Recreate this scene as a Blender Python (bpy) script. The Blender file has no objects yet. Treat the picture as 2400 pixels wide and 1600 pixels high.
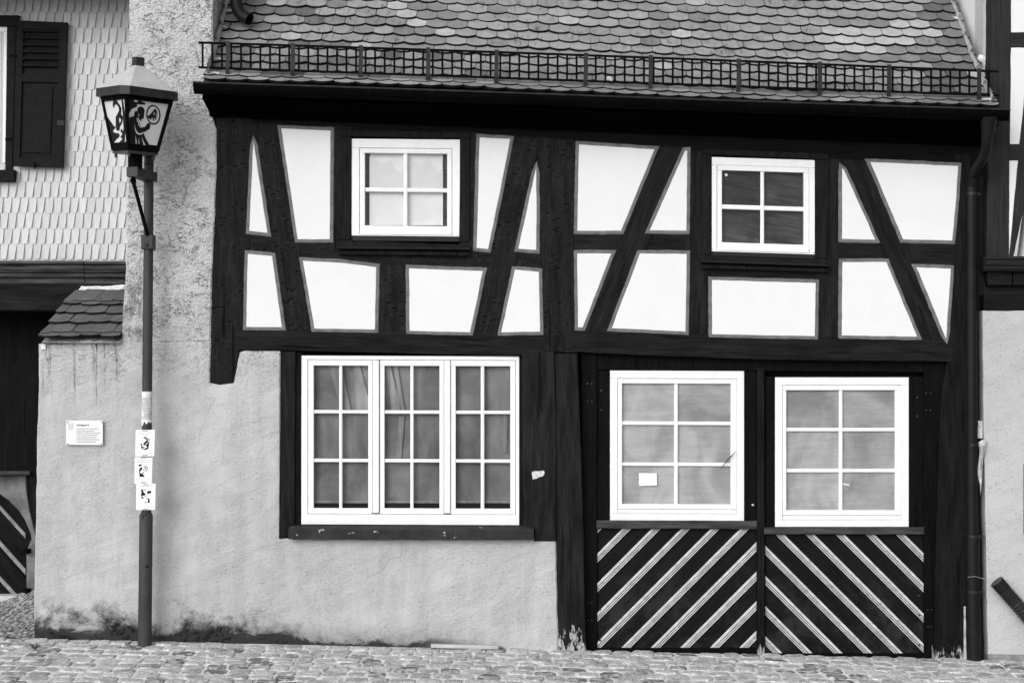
import bpy, bmesh, math, random
from mathutils import Vector, Matrix
import mathutils.noise as mn

random.seed(7)
SC = bpy.context.scene
COL = SC.collection
R = math.radians

# ------------------------------------------------------------------ camera
F = 2400 * 54.0 / 36.0          # focal length in pixels of the 2400 px wide photograph
D = 3600 / 267.0                        # metres from the lens to the facade
HC = 635 / 267.0                      # eye height
HY = 880.0                     # pixel row of the horizon
cam_d = bpy.data.cameras.new('camera')
cam = bpy.data.objects.new('camera', cam_d)
COL.objects.link(cam)
cam.location = (0, -D, HC)
cam.rotation_euler = (R(90), 0, 0)
cam_d.lens = 54.0
cam_d.sensor_width = 36.0
cam_d.shift_y = (HY - 800) / 2400.0
cam_d.clip_end = 2000
SC.camera = cam

# ------------------------------------------------------------------ sky, sun, exposure
SUN_EL, SUN_AZ = R(27), R(212)   # azimuth clockwise from +Y: front left of the facade
w = bpy.data.worlds.new('World')
SC.world = w
w.use_nodes = True
nt = w.node_tree
sky = nt.nodes.new('ShaderNodeTexSky')
sky.sky_type = 'NISHITA'
sky.sun_disc = False
sky.sun_elevation = SUN_EL
sky.sun_rotation = SUN_AZ
sky.air_density = 1.0
sky.dust_density = 4.0
bw = nt.nodes.new('ShaderNodeRGBToBW')
bg = nt.nodes['Background']
nt.links.new(sky.outputs[0], bw.inputs[0])
nt.links.new(bw.outputs[0], bg.inputs[0])
bg.inputs[1].default_value = 0.148
sun_d = bpy.data.lights.new('sun', 'SUN')
sun_d.energy = 0.8
sun_d.angle = R(100)
sun_d.color = (1, 1, 1)
sun = bpy.data.objects.new('sun', sun_d)
COL.objects.link(sun)
sdir = Vector((math.sin(SUN_AZ) * math.cos(SUN_EL), math.cos(SUN_AZ) * math.cos(SUN_EL), math.sin(SUN_EL)))
sun.rotation_euler = sdir.to_track_quat('Z', 'Y').to_euler()
sun.location = sdir * 30
vs = SC.view_settings
vs.view_transform = 'Standard'
vs.look = 'None'
vs.gamma = 1
vs.exposure = 0.36
vs.use_curve_mapping = False

# ------------------------------------------------------------------ helpers: placing and meshes
def P(px, py, Y=0.0):
    d = D + Y
    return Vector(((px - 1200) / F * d, Y, HC + (HY - py) / F * d))

def to_px(v):
    d = D + v[1]
    return (1200 + v[0] * F / d, HY - (v[2] - HC) * F / d)

def gz(X, Y=0.0):
    return -0.018 - 0.022 * X + 0.035 * max(-2.9, min(0.0, Y))

class MB:
    def __init__(s):
        s.v = []; s.f = []; s.m = []
    def face(s, pts, m=0):
        b = len(s.v); s.v += [tuple(p) for p in pts]; s.f.append(tuple(range(b, b + len(pts)))); s.m.append(m)
    def box(s, x0, x1, y0, y1, z0, z1, bev=0.0):
        if bev <= 0:
            vs_ = [(x, y, z) for x in (x0, x1) for y in (y0, y1) for z in (z0, z1)]
            b = len(s.v); s.v += vs_
            for q in ((0,1,3,2),(4,6,7,5),(0,4,5,1),(2,3,7,6),(0,2,6,4),(1,5,7,3)):
                s.f.append(tuple(b + i for i in q)); s.m.append(0)
        else:
            s.prism([(x0,z0),(x1,z0),(x1,z1),(x0,z1)], y0, y1, bev)
    def prism(s, xz, yf, yb, bev=0.0, mf=0, mr=0):
        """polygon in XZ, front at yf (towards the street), back at yb; bevelled front edge"""
        n = len(xz)
        b = len(s.v)
        if bev > 0:
            ins = offset_poly(xz, -bev)
            s.v += [(x, yf, z) for x, z in ins]
            s.v += [(x, yf + bev * 0.8, z) for x, z in xz]
            s.v += [(x, yb, z) for x, z in xz]
            rings = 3
        else:
            s.v += [(x, yf, z) for x, z in xz]
            s.v += [(x, yb, z) for x, z in xz]
            rings = 2
        s.f.append(tuple(range(b, b + n))); s.m.append(mf)
        s.f.append(tuple(range(b + (rings - 1) * n, b + rings * n))[::-1]); s.m.append(mr)
        for r in range(rings - 1):
            for i in range(n):
                j = (i + 1) % n
                s.f.append((b + r*n + i, b + r*n + j, b + (r+1)*n + j, b + (r+1)*n + i)); s.m.append(mr)
    def obox(s, c, ax, ay, az, hx, hy, hz):
        """oriented box: centre, three unit axes, half sizes"""
        b = len(s.v)
        for i in (-1, 1):
            for j in (-1, 1):
                for k in (-1, 1):
                    s.v.append(tuple(c + ax*hx*i + ay*hy*j + az*hz*k))
        for q in ((0,1,3,2),(4,6,7,5),(0,4,5,1),(2,3,7,6),(0,2,6,4),(1,5,7,3)):
            s.f.append(tuple(b + i for i in q)); s.m.append(0)
    def tube(s, pts, r, n=12, cap=True):
        pts = [Vector(p) for p in pts]
        rs = r if isinstance(r, (list, tuple)) else [r] * len(pts)
        b = len(s.v)
        prev = None
        for i, p in enumerate(pts):
            t = (pts[min(i+1, len(pts)-1)] - pts[max(i-1, 0)]).normalized()
            if prev is None:
                a = t.orthogonal().normalized()
            else:
                a = (prev - t * prev.dot(t)).normalized()
            prev = a
            c = t.cross(a)
            for k in range(n):
                th = 2*math.pi*k/n
                s.v.append(tuple(p + (a*math.cos(th) + c*math.sin(th)) * rs[i]))
        for i in range(len(pts)-1):
            for k in range(n):
                k2 = (k+1) % n
                s.f.append((b+i*n+k, b+i*n+k2, b+(i+1)*n+k2, b+(i+1)*n+k)); s.m.append(0)
        if cap:
            s.f.append(tuple(b+k for k in range(n))[::-1]); s.m.append(0)
            e = b + (len(pts)-1)*n
            s.f.append(tuple(e+k for k in range(n))); s.m.append(0)
    def sweep_x(s, prof, x0, x1, dz0=0, dz1=0, closed=True, cap=True):
        """profile [(y,z)] extruded along X"""
        n = len(prof); b = len(s.v)
        s.v += [(x0, y, z + dz0) for y, z in prof]
        s.v += [(x1, y, z + dz1) for y, z in prof]
        for i in range(n if closed else n-1):
            j = (i+1) % n
            s.f.append((b+i, b+j, b+n+j, b+n+i)); s.m.append(0)
        if cap and closed:
            s.f.append(tuple(b+i for i in range(n))[::-1]); s.m.append(0)
            s.f.append(tuple(b+n+i for i in range(n))); s.m.append(0)
    def dome(s, c, r, axis=(0,-1,0), n=8, rings=3, flat=0.6):
        ax = Vector(axis).normalized(); a = ax.orthogonal().normalized(); cc = ax.cross(a)
        b = len(s.v); c = Vector(c)
        for i in range(rings):
            ph = (math.pi/2) * i / rings
            for k in range(n):
                th = 2*math.pi*k/n
                s.v.append(tuple(c + (a*math.cos(th)+cc*math.sin(th))*r*math.cos(ph) + ax*r*flat*math.sin(ph)))
        s.v.append(tuple(c + ax*r*flat))
        for i in range(rings-1):
            for k in range(n):
                k2 = (k+1) % n
                s.f.append((b+i*n+k, b+i*n+k2, b+(i+1)*n+k2, b+(i+1)*n+k)); s.m.append(0)
        t = b + rings*n
        for k in range(n):
            s.f.append((b+(rings-1)*n+k, b+(rings-1)*n+(k+1)%n, t)); s.m.append(0)
    def mesh(s, name, mats, smooth=False):
        me = bpy.data.meshes.new(name)
        me.from_pydata(s.v, [], s.f)
        for m in (mats if isinstance(mats, (list, tuple)) else [mats]):
            me.materials.append(m)
        me.polygons.foreach_set('material_index', s.m)
        bm = bmesh.new(); bm.from_mesh(me)
        bmesh.ops.recalc_face_normals(bm, faces=bm.faces)
        big = [f for f in bm.faces if len(f.verts) > 4]
        if big: bmesh.ops.triangulate(bm, faces=big)
        bm.to_mesh(me); bm.free()
        if smooth:
            me.polygons.foreach_set('use_smooth', [True]*len(me.polygons))
            try: me.set_sharp_from_angle(angle=R(40))
            except Exception: pass
        me.update()
        return me
    def build(s, name, mats, parent=None, smooth=False):
        return link(name, s.mesh(name, mats, smooth), parent)

def weld(me, smooth=True):
    bm = bmesh.new(); bm.from_mesh(me)
    bmesh.ops.remove_doubles(bm, verts=bm.verts, dist=1e-5)
    bmesh.ops.recalc_face_normals(bm, faces=bm.faces)
    bm.to_mesh(me); bm.free()
    me.polygons.foreach_set('use_smooth', [smooth]*len(me.polygons)); me.update()
    return me

def link(name, me, parent=None):
    o = bpy.data.objects.new(name, me)
    COL.objects.link(o)
    if parent is not None:
        o.parent = parent
        if parent.type == 'EMPTY':
            o.matrix_parent_inverse = Matrix.Translation(-parent.location)
    return o

def thing(name, label, cat, loc, group=None):
    e = bpy.data.objects.new(name, None)
    e.empty_display_size = 0.2
    COL.objects.link(e)
    e.location = loc
    return tag(e, label, cat, group)

def tag(o, label, cat, group=None):
    o['label'] = label; o['category'] = cat
    if group: o['group'] = group
    return o

def offset_poly(pts, d):
    """offset a polygon outward (d>0) or inward (d<0), any winding"""
    n = len(pts)
    area = sum(pts[i][0]*pts[(i+1)%n][1] - pts[(i+1)%n][0]*pts[i][1] for i in range(n))
    sg = 1 if area > 0 else -1
    out = []
    for i in range(n):
        p0, p1, p2 = pts[i-1], pts[i], pts[(i+1) % n]
        e1 = Vector((p1[0]-p0[0], p1[1]-p0[1])); e2 = Vector((p2[0]-p1[0], p2[1]-p1[1]))
        if e1.length < 1e-9: e1 = e2
        if e2.length < 1e-9: e2 = e1
        n1 = Vector((e1.y, -e1.x)).normalized()*sg; n2 = Vector((e2.y, -e2.x)).normalized()*sg
        b = n1 + n2
        if b.length < 1e-6: b = n1.copy()
        b.normalize()
        k = d / max(0.32, b.dot(n1))
        out.append((p1[0] + b.x*k, p1[1] + b.y*k))
    return out

def wobble(pts, step, amp, seed=0.0, freq=1.0):
    """resample polygon edges and shake the new points a little"""
    out = []
    n = len(pts)
    for i in range(n):
        a, b = Vector(pts[i]), Vector(pts[(i+1) % n])
        L = (b-a).length
        k = max(1, int(L/step))
        nn = Vector((b.y-a.y, a.x-b.x))
        if nn.length > 0: nn.normalize()
        for j in range(k):
            p = a.lerp(b, j/k)
            f = amp * (mn.noise(Vector((p.x*9*freq, p.y*9*freq, seed))) + 0.6*mn.noise(Vector((p.x*27*freq, p.y*27*freq, seed+5))))
            if j == 0: f *= 0.5
            out.append((p.x + nn.x*f, p.y + nn.y*f))
    return out

def xz(pts, Y):
    return [(P(x, y, Y).x, P(x, y, Y).z) for x, y in pts]

def clip_poly(poly, inside, inter):
    out = []
    for i in range(len(poly)):
        a, b = poly[i-1], poly[i]
        ia, ib = inside(a), inside(b)
        if ib:
            if not ia: out.append(inter(a, b))
            out.append(b)
        elif ia:
            out.append(inter(a, b))
    return out

def clip_rect(poly, x0, x1, y0, y1):
    def cut(poly, k, v, sgn):
        def ins(p): return sgn*(p[k]-v) >= 0
        def it(a, b):
            t = (v-a[k])/(b[k]-a[k]); return (a[0]+(b[0]-a[0])*t, a[1]+(b[1]-a[1])*t)
        return clip_poly(poly, ins, it) if poly else poly
    for k, v, sg in ((0,x0,1),(0,x1,-1),(1,y0,1),(1,y1,-1)):
        poly = cut(poly, k, v, sg)
    return poly

# ------------------------------------------------------------------ helpers: materials (the photograph is black and white: greys only)
class G:
    def __init__(s, name):
        s.mat = bpy.data.materials.new(name); s.mat.use_nodes = True
        s.t = s.mat.node_tree; s.n = s.t.nodes; s.l = s.t.links
        s.bsdf = s.n['Principled BSDF']
        geo = s.n.new('ShaderNodeNewGeometry'); s.geo = geo
        s.pos = geo.outputs['Position']
        sep = s.n.new('ShaderNodeSeparateXYZ'); s.l.new(s.pos, sep.inputs[0])
        s.x, s.y, s.z = sep.outputs
    def put(s, sock, v):
        if isinstance(v, (int, float)):
            try: sock.default_value = v
            except Exception: sock.default_value = (v, v, v, 1)
        else: s.l.new(v, sock)
    def vec(s, sc, rot=0.0, off=(0,0,0)):
        v = s.pos
        if rot:
            r = s.n.new('ShaderNodeVectorRotate'); r.rotation_type = 'Y_AXIS'; r.inputs['Angle'].default_value = rot
            s.l.new(v, r.inputs['Vector']); v = r.outputs[0]
        m = s.n.new('ShaderNodeVectorMath'); m.operation = 'MULTIPLY_ADD'
        s.l.new(v, m.inputs[0]); m.inputs[1].default_value = sc; m.inputs[2].default_value = off
        return m.outputs[0]
    def noise(s, sc, detail=4, rough=0.55, dist=0.0, rot=0.0, off=(0,0,0), kind='FBM'):
        if isinstance(sc, (int, float)): sc = (sc, sc, sc)
        n = s.n.new('ShaderNodeTexNoise')
        s.l.new(s.vec(sc, rot, off), n.inputs['Vector'])
        n.inputs['Scale'].default_value = 1; n.inputs['Detail'].default_value = detail
        n.inputs['Roughness'].default_value = rough; n.inputs['Distortion'].default_value = dist
        return n.outputs[0]
    def vor(s, sc, rot=0.0, feat='F1', out='Distance', rnd=1.0, off=(0,0,0)):
        if isinstance(sc, (int, float)): sc = (sc, sc, sc)
        n = s.n.new('ShaderNodeTexVoronoi'); n.feature = feat
        s.l.new(s.vec(sc, rot, off), n.inputs['Vector'])
        n.inputs['Scale'].default_value = 1; n.inputs['Randomness'].default_value = rnd
        return n.outputs[out]
    def mr(s, v, a, b, c=0.0, d=1.0, smooth=True):
        n = s.n.new('ShaderNodeMapRange'); n.interpolation_type = 'SMOOTHSTEP' if smooth else 'LINEAR'
        s.put(n.inputs[0], v)
        for i, q in enumerate((a, b, c, d)): s.put(n.inputs[i+1], q)
        return n.outputs[0]
    def m(s, op, a, b=0.0, c=0.0):
        n = s.n.new('ShaderNodeMath'); n.operation = op
        s.put(n.inputs[0], a); s.put(n.inputs[1], b); s.put(n.inputs[2], c)
        return n.outputs[0]
    def mul(s, *a):
        r = a[0]
        for q in a[1:]: r = s.m('MULTIPLY', r, q)
        return r
    def add(s, *a):
        r = a[0]
        for q in a[1:]: r = s.m('ADD', r, q)
        return r
    def mix(s, f, a, b):
        n = s.n.new('ShaderNodeMix'); n.data_type = 'FLOAT'
        s.put(n.inputs[0], f); s.put(n.inputs[2], a); s.put(n.inputs[3], b)
        return n.outputs[0]
    def rnd_obj(s):
        n = s.n.new('ShaderNodeObjectInfo'); return n.outputs['Random']
    def rnd_isl(s): return s.geo.outputs['Random Per Island']
    def done(s, base, rough=0.8, bump=None, bd=0.01, bs=1.0, spec=0.3, metal=0.0):
        if isinstance(base, (int, float)): s.bsdf.inputs['Base Color'].default_value = (base, base, base, 1)
        else: s.l.new(base, s.bsdf.inputs['Base Color'])
        s.put(s.bsdf.inputs['Roughness'], rough)
        s.bsdf.inputs['Specular IOR Level'].default_value = spec
        s.bsdf.inputs['Metallic'].default_value = metal
        if bump is not None:
            b = s.n.new('ShaderNodeBump'); b.inputs['Strength'].default_value = bs; b.inputs['Distance'].default_value = bd
            s.l.new(bump, b.inputs['Height']); s.l.new(b.outputs[0], s.bsdf.inputs['Normal'])
        return s.mat

def simple(name, base, rough=0.7, var=0.15, sc=12.0, bd=0.002, spec=0.3, metal=0.0):
    g = G(name)
    n = g.noise(sc, 5, 0.6)
    b = g.mul(base, g.mr(n, 0.3, 0.7, 1-var, 1+var))
    return g.done(b, rough, g.noise(sc*6, 3), bd, 1.0, spec, metal)

def mat_plaster(name, base, coarse_top=True, stains=True, fine=1.0):
    g = G(name)
    up = g.mr(g.z, 2.0, 3.6) if coarse_top else 0.0
    # trowelled render: smooth patches broken by crumbly ones
    patch = g.noise((3.4, 3.4, 2.6), 7, 0.72, 0.3)
    crumb = g.noise((32, 32, 58), 6, 0.70, 0.1)
    pebble = g.vor((46, 46, 58), off=(2, 2, 2))
    crumb2 = g.noise((80, 80, 110), 4, 0.65, 0.2, off=(7, 3, 1))
    und = g.noise((1.8, 1.8, 2.8), 4, 0.55)
    rugged = g.m('MINIMUM', g.add(g.mr(patch, 0.34, 0.66, 0.35, 0.95), g.mul(up, 0.7)), 1.0)
    # creases and torn edges of the rough cast coat
    cn = g.noise((8, 8, 11), 6, 0.62, 0.5, off=(5, 5, 5))
    crease = g.mr(g.m('ABSOLUTE', g.m('SUBTRACT', cn, 0.5)), 0.014, 0.0)
    cmask = g.mr(g.noise((5, 5, 5), 4, 0.7, off=(1, 6, 2)), 0.46, 0.58)
    crease = g.mul(crease, cmask, up)
    flake = g.mr(g.noise((3.2, 3.2, 4.5), 7, 0.66, 0.3, off=(3, 9, 4)), 0.52, 0.535)
    h = g.add(g.mul(crumb, rugged, 0.8), g.mul(pebble, rugged, up, -0.45), g.mul(crumb2, rugged, 0.4), g.mul(und, 0.35), g.mul(flake, up, 0.5), g.mul(crease, -0.9))
    h = g.mul(h, g.add(0.62, g.mul(up, 0.38)))
    tone = g.mul(base, g.add(1.0, g.mul(up, 0.40)), g.mr(g.noise((1.1, 1.1, 0.8), 5, 0.6, off=(1, 2, 3)), 0.25, 0.75, 0.91, 1.07))
    trow = g.noise((2.2, 2.2, 9.0), 5, 0.62, 0.7, rot=0.35, off=(4, 8, 2))
    h = g.add(h, g.mul(trow, 0.45))
    tone = g.mul(tone, g.mr(trow, 0.32, 0.68, 0.95, 1.035))
    pits = g.mul(g.mr(g.noise((30, 30, 80), 7, 0.74, 0.2, off=(2, 5, 3)), 0.42, 0.385), rugged)
    fine_t = g.mul(g.mr(g.noise((75, 75, 150), 5, 0.7, 0.0, off=(8, 5, 3)), 0.44, 0.38), rugged)
    tone = g.mul(tone, g.mix(fine_t, 1.0, 0.70))
    tone = g.mul(tone, g.mix(g.mul(pits, 0.75), 1.0, 0.18))
    pit2 = g.mul(g.mr(g.noise((15, 15, 24), 9, 0.80, 0.4, off=(6, 1, 2)), 0.375, 0.355), g.add(0.15, g.mul(up, 0.85)))
    tone = g.mul(tone, g.mix(g.m('MINIMUM', g.add(pit2, g.mul(crease, 0.8)), 1.0), 1.0, 0.2))
    if stains:
        zg = g.add(g.z, g.m('MULTIPLY', g.x, 0.022), 0.018)
        lx = g.mr(g.x, -1.1, -2.7)
        n1 = g.noise((2.4, 2.4, 3.4), 7, 0.72, 0.3, off=(4, 1, 8))
        amp = g.m('ADD', g.mul(lx, 0.27), 0.035)
        moss = g.mr(g.m('SUBTRACT', g.mul(amp, g.mr(n1, 0.34, 0.66)), zg), -0.20, 0.16, smooth=True)
        moss = g.mul(moss, g.mr(g.noise((19, 19, 19), 5, 0.7), 0.25, 0.55, 0.55, 1.0))
        band = g.mr(g.m('SUBTRACT', g.m('ADD', g.mul(0.07, g.mr(n1, 0.35, 0.6)), g.m('ADD', 0.02, g.mul(lx, 0.06))), zg), -0.03, 0.05)
        moss = g.m('MAXIMUM', moss, g.mul(band, 0.95))
        moss = g.mul(moss, g.mr(g.x, 0.0, -0.9))
        tone = g.mix(moss, tone, 0.014)
        # run-off streaks under the coping tiles
        st = g.mul(g.mr(g.noise((16, 16, 0.9), 5, 0.7, 0.2), 0.52, 0.66), g.mr(g.noise((30, 30, 9), 5, 0.7), 0.38, 0.58))
        st = g.mul(st, g.mr(g.z, 1.9, 2.45), g.mr(g.z, 2.80, 2.66), g.mr(g.x, -3.35, -3.55))
        tone = g.mix(g.mul(st, 0.9), tone, 0.05)
        # damp patch where the coping meets the tall wall
        dp = g.mul(g.mr(g.noise((7, 7, 5), 6, 0.7), 0.44, 0.60), g.mr(g.x, -3.1, -3.3), g.mr(g.z, 2.55, 2.8), g.mr(g.z, 3.35, 3.1))
        tone = g.mix(g.mul(dp, 0.7), tone, 0.12)
        # faint vertical wash marks
        ws = g.noise((6, 6, 0.45), 5, 0.68, 0.2, off=(2, 2, 2))
        tone = g.mul(tone, g.mr(ws, 0.34, 0.66, 0.93, 1.05))
    return g.done(tone, 0.92, h, 0.030*fine, 1.0, 0.1)

TIMB = {}
def mat_timber(ang=0.0, hewn=0.0, worn=0.0, base=0.022):
    base = base*0.36
    """painted timber; ang = grain direction in XZ from +X (radians)"""
    k = (round(ang, 1), hewn, worn, base)
    if k in TIMB: return TIMB[k]
    g = G('timber_%d' % len(TIMB))
    rot = ang
    grain = g.noise((3.0, 60, 60), 5, 0.65, 0.4, rot=rot)
    crack = g.noise((0.9, 26, 26), 4, 0.6, 0.3, rot=rot, off=(5, 2, 1))
    crack = g.mr(crack, 0.36, 0.30)
    lump = g.noise((4, 9, 9), 3, 0.5, 0.0, rot=rot)
    h = g.add(g.mul(grain, 0.5), g.mul(crack, -1.2), g.mul(lump, 0.8))
    tone = g.mul(base, g.mr(g.noise((2, 16, 16), 6, 0.68, 0.3, rot=rot), 0.28, 0.72, 0.5, 1.9), g.mr(g.noise((4, 90, 90), 4, 0.7, rot=rot, off=(3, 3, 3)), 0.3, 0.7, 0.65, 1.35))
    tone = g.mix(g.mul(crack, 0.7), tone, 0.001)
    if hewn:
        v = g.vor((26, 10, 9), rot=rot + 0.12)
        msk = g.mr(g.noise((7, 7, 7), 2, 0.5, rot=rot, off=(9, 9, 9)), 0.40, 0.58)
        cut = g.mul(g.mr(v, 0.34, 0.12), msk)
        h = g.add(h, g.mul(cut, -1.6*hewn))
        tone = g.mix(g.mul(g.mr(v, 0.50, 0.34), g.mr(v, 0.26, 0.36), msk, 0.30), tone, 0.04)
    chips = g.mr(g.noise((22, 60, 60), 4, 0.7, rot=rot), 0.71, 0.76)
    tone = g.mix(g.mul(chips, 0.35), tone, 0.11)
    if worn:
        zg = g.add(g.z, g.m('MULTIPLY', g.x, 0.022), 0.018)
        n = g.noise((22, 22, 5), 5, 0.65)
        wr = g.mul(g.mr(g.m('SUBTRACT', g.mul(0.75*worn, g.mr(n, 0.38, 0.68)), zg), -0.02, 0.03), g.mr(g.noise((14, 14, 7), 5, 0.7, off=(8, 2, 2)), 0.42, 0.52))
        tone = g.mix(wr, tone, g.mr(grain, 0.3, 0.7, 0.22, 0.5))
    TIMB[k] = g.done(tone, 0.62, h, 0.009, 1.0, 0.07)
    return TIMB[k]

def mat_white(name='white_render', base=0.71):
    g = G(name)
    h = g.add(g.noise((5, 5, 5), 4, 0.5), g.mul(g.noise(40, 4, 0.6), 0.25))
    t = g.mul(base, g.mr(g.noise((3.5, 3.5, 3), 6, 0.68, 0.5), 0.25, 0.7, 0.965, 1.01))
    spot = g.mr(g.noise((24, 24, 30), 5, 0.7, off=(3, 3, 3)), 0.74, 0.79)
    t = g.mix(g.mul(spot, 0.4), t, 0.35)
    return g.done(t, 0.9, h, 0.004, 0.8, 0.2)

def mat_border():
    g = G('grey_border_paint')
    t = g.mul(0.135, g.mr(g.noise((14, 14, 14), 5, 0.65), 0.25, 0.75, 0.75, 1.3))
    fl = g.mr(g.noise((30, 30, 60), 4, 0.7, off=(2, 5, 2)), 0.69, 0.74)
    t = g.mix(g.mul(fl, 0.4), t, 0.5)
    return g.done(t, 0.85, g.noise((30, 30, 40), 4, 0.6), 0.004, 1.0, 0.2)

def mat_paint(name='white_paint', base=0.80):
    g = G(name)
    t = g.mul(base, g.mr(g.noise((9, 9, 9), 4, 0.6), 0.3, 0.7, 0.95, 1.03))
    chip = g.mr(g.noise((60, 60, 40), 4, 0.7), 0.72, 0.77)
    t = g.mix(g.mul(chip, 0.35), t, 0.25)
    return g.done(t, 0.5, g.noise((70, 70, 25), 3, 0.6), 0.0015, 1.0, 0.4)

def mat_tile(name, base, src='obj', spread=0.35, moss=0.5, spk=0.0):
    g = G(name)
    r = g.rnd_obj() if src == 'obj' else g.rnd_isl()
    t = g.mul(base, g.mr(r, 0, 1, 1-spread, 1+spread, False))
    t = g.mul(t, g.mr(g.noise((9, 9, 9), 5, 0.65, 0.5), 0.3, 0.7, 0.85, 1.12))
    st = g.mul(g.mr(g.noise((34, 6, 7), 5, 0.7, off=(2, 4, 6)), 0.52, 0.70), g.mr(g.noise((1.6, 1.6, 1.6), 4, 0.65), 0.44, 0.58))
    t = g.mix(g.mul(st, moss), t, 0.04)
    if spk:
        sp = g.mr(g.noise(46, 3, 0.7, off=(1, 8, 1)), 0.68, 0.73)
        t = g.mix(g.mul(sp, spk), t, 0.7)
    li = g.mul(g.mr(g.noise((38, 38, 38), 5, 0.75, off=(6, 6, 1)), 0.62, 0.70), g.mr(g.noise((1.1, 1.1, 1.1), 3, 0.6, off=(8, 1, 1)), 0.50, 0.64))
    t = g.mix(g.mul(li, 0.6), t, 0.5)
    return g.done(t, 0.75, g.noise((60, 60, 60), 4, 0.6), 0.0025, 1.0, 0.3)

def mat_glass():
    m = bpy.data.materials.new('window_glass'); m.use_nodes = True
    t = m.node_tree; t.nodes.clear()
    o = t.nodes.new('ShaderNodeOutputMaterial'); mx = t.nodes.new('ShaderNodeMixShader')
    tr = t.nodes.new('ShaderNodeBsdfTransparent'); gl = t.nodes.new('ShaderNodeBsdfGlossy')
    fr = t.nodes.new('ShaderNodeFresnel'); fr.inputs[0].default_value = 1.30
    tr.inputs[0].default_value = (0.90, 0.90, 0.90, 1); gl.inputs['Roughness'].default_value = 0.03
    gl.inputs[0].default_value = (0.85, 0.85, 0.85, 1)
    nz = t.nodes.new('ShaderNodeTexNoise'); nz.inputs['Scale'].default_value = 5.0
    ge = t.nodes.new('ShaderNodeNewGeometry'); t.links.new(ge.outputs['Position'], nz.inputs['Vector'])
    bp = t.nodes.new('ShaderNodeBump'); bp.inputs['Distance'].default_value = 0.004; bp.inputs['Strength'].default_value = 0.5
    t.links.new(nz.outputs[0], bp.inputs['Height']); t.links.new(bp.outputs[0], gl.inputs['Normal'])
    t.links.new(fr.outputs[0], mx.inputs[0]); t.links.new(tr.outputs[0], mx.inputs[1]); t.links.new(gl.outputs[0], mx.inputs[2])
    t.links.new(mx.outputs[0], o.inputs[0])
    return m

def mat_board(name, base, gx=3.0, gzz=22.0, con=0.25, rot=0.0, blot=0.15):
    g = G(name)
    a = g.noise((gx, 20, gzz), 6, 0.65, 0.6, rot=rot)
    b = g.noise((2.3, 2, 1.6), 4, 0.6, 0.8, off=(3, 0, 5))
    t = g.mul(base, g.mr(a, 0.28, 0.72, 1-con, 1+con), g.mr(b, 0.3, 0.7, 1-blot, 1+blot))
    return g.done(t, 0.8, a, 0.002, 0.7, 0.2)

M = {}
M['plaster'] = mat_plaster('old_lime_plaster', 0.48)
M['plaster_r'] = mat_plaster('smooth_plaster', 0.47, False, False, 0.35)
M['white'] = mat_white()
M['border'] = mat_border()
M['paint'] = mat_paint('white_paint', 0.77)
M['glass'] = mat_glass()
M['board_mid'] = mat_board('grey_blind', 0.20, 5.0, 0.9, 0.16, 0.06, 0.34)
M['board_gate'] = mat_board('pale_board', 0.39, 3.5, 30.0, 0.10, 0.04, 0.26)
M['board_dark'] = mat_board('dark_board', 0.046, 2.5, 26.0, 0.6, -0.2, 0.45)
M['paper'] = simple('white_paper', 0.80, 0.9, 0.04, 9)
M['dark'] = simple('dark_void', 0.012, 0.95, 0.2, 5)
M['gate'] = mat_timber(0.0, 0.0, 0.0, 0.008)
M['iron'] = simple('black_iron', 0.003, 0.7, 0.3, 20, 0.0015, 0.04)
M['strap'] = simple('bare_strap', 0.014, 0.5, 0.4, 14, 0.001, 0.2)
M['gutter'] = simple('dark_gutter_metal', 0.002, 0.7, 0.3, 8, 0.001, 0.03)
M['pipe'] = simple('dark_downpipe', 0.008, 0.5, 0.25, 8, 0.001, 0.15)
M['lead'] = simple('lead_flashing', 0.50, 0.6, 0.2, 12, 0.004, 0.4)
M['mortar'] = simple('pale_mortar', 0.75, 0.95, 0.15, 20, 0.01)
M['sheet_metal'] = simple('dark_sill_sheet', 0.012, 0.5, 0.2, 10, 0.001, 0.2)
M['louvre'] = simple('shutter_paint', 0.010, 0.7, 0.25, 16, 0.001, 0.08)

# ================================================================== STRUCTURE: ground and street
def mat_ground():
    g = G('far_cobbles')
    v = g.vor((6, 6, 0.01), rnd=0.5)
    e = g.vor((6, 6, 0.01), feat='DISTANCE_TO_EDGE', rnd=0.5)
    t = g.mul(g.mr(e, 0.02, 0.08, 0.42, 0.30), g.mr(g.noise(9, 4), 0.3, 0.7, 0.85, 1.15))
    return g.done(t, 0.9, g.mr(e, 0.0, 0.12), 0.02, 1.0, 0.2)
def mat_sand():
    g = G('joint_sand')
    t = g.mul(0.80, g.mr(g.noise((16, 22, 16), 6, 0.7), 0.3, 0.7, 0.75, 1.18))
    sp = g.noise((55, 40, 55), 5, 0.8, off=(1, 1, 7))
    t = g.mul(t, g.mr(sp, 0.36, 0.60, 0.60, 1.1))
    dk = g.mr(g.noise((2.2, 3.0, 2.2), 5, 0.7, off=(4, 4, 4)), 0.56, 0.66)
    t = g.mix(g.mul(dk, 0.6), t, 0.12)
    return g.done(t, 0.95, g.noise((60, 80, 60), 5, 0.7), 0.006, 1.0, 0.1)
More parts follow.
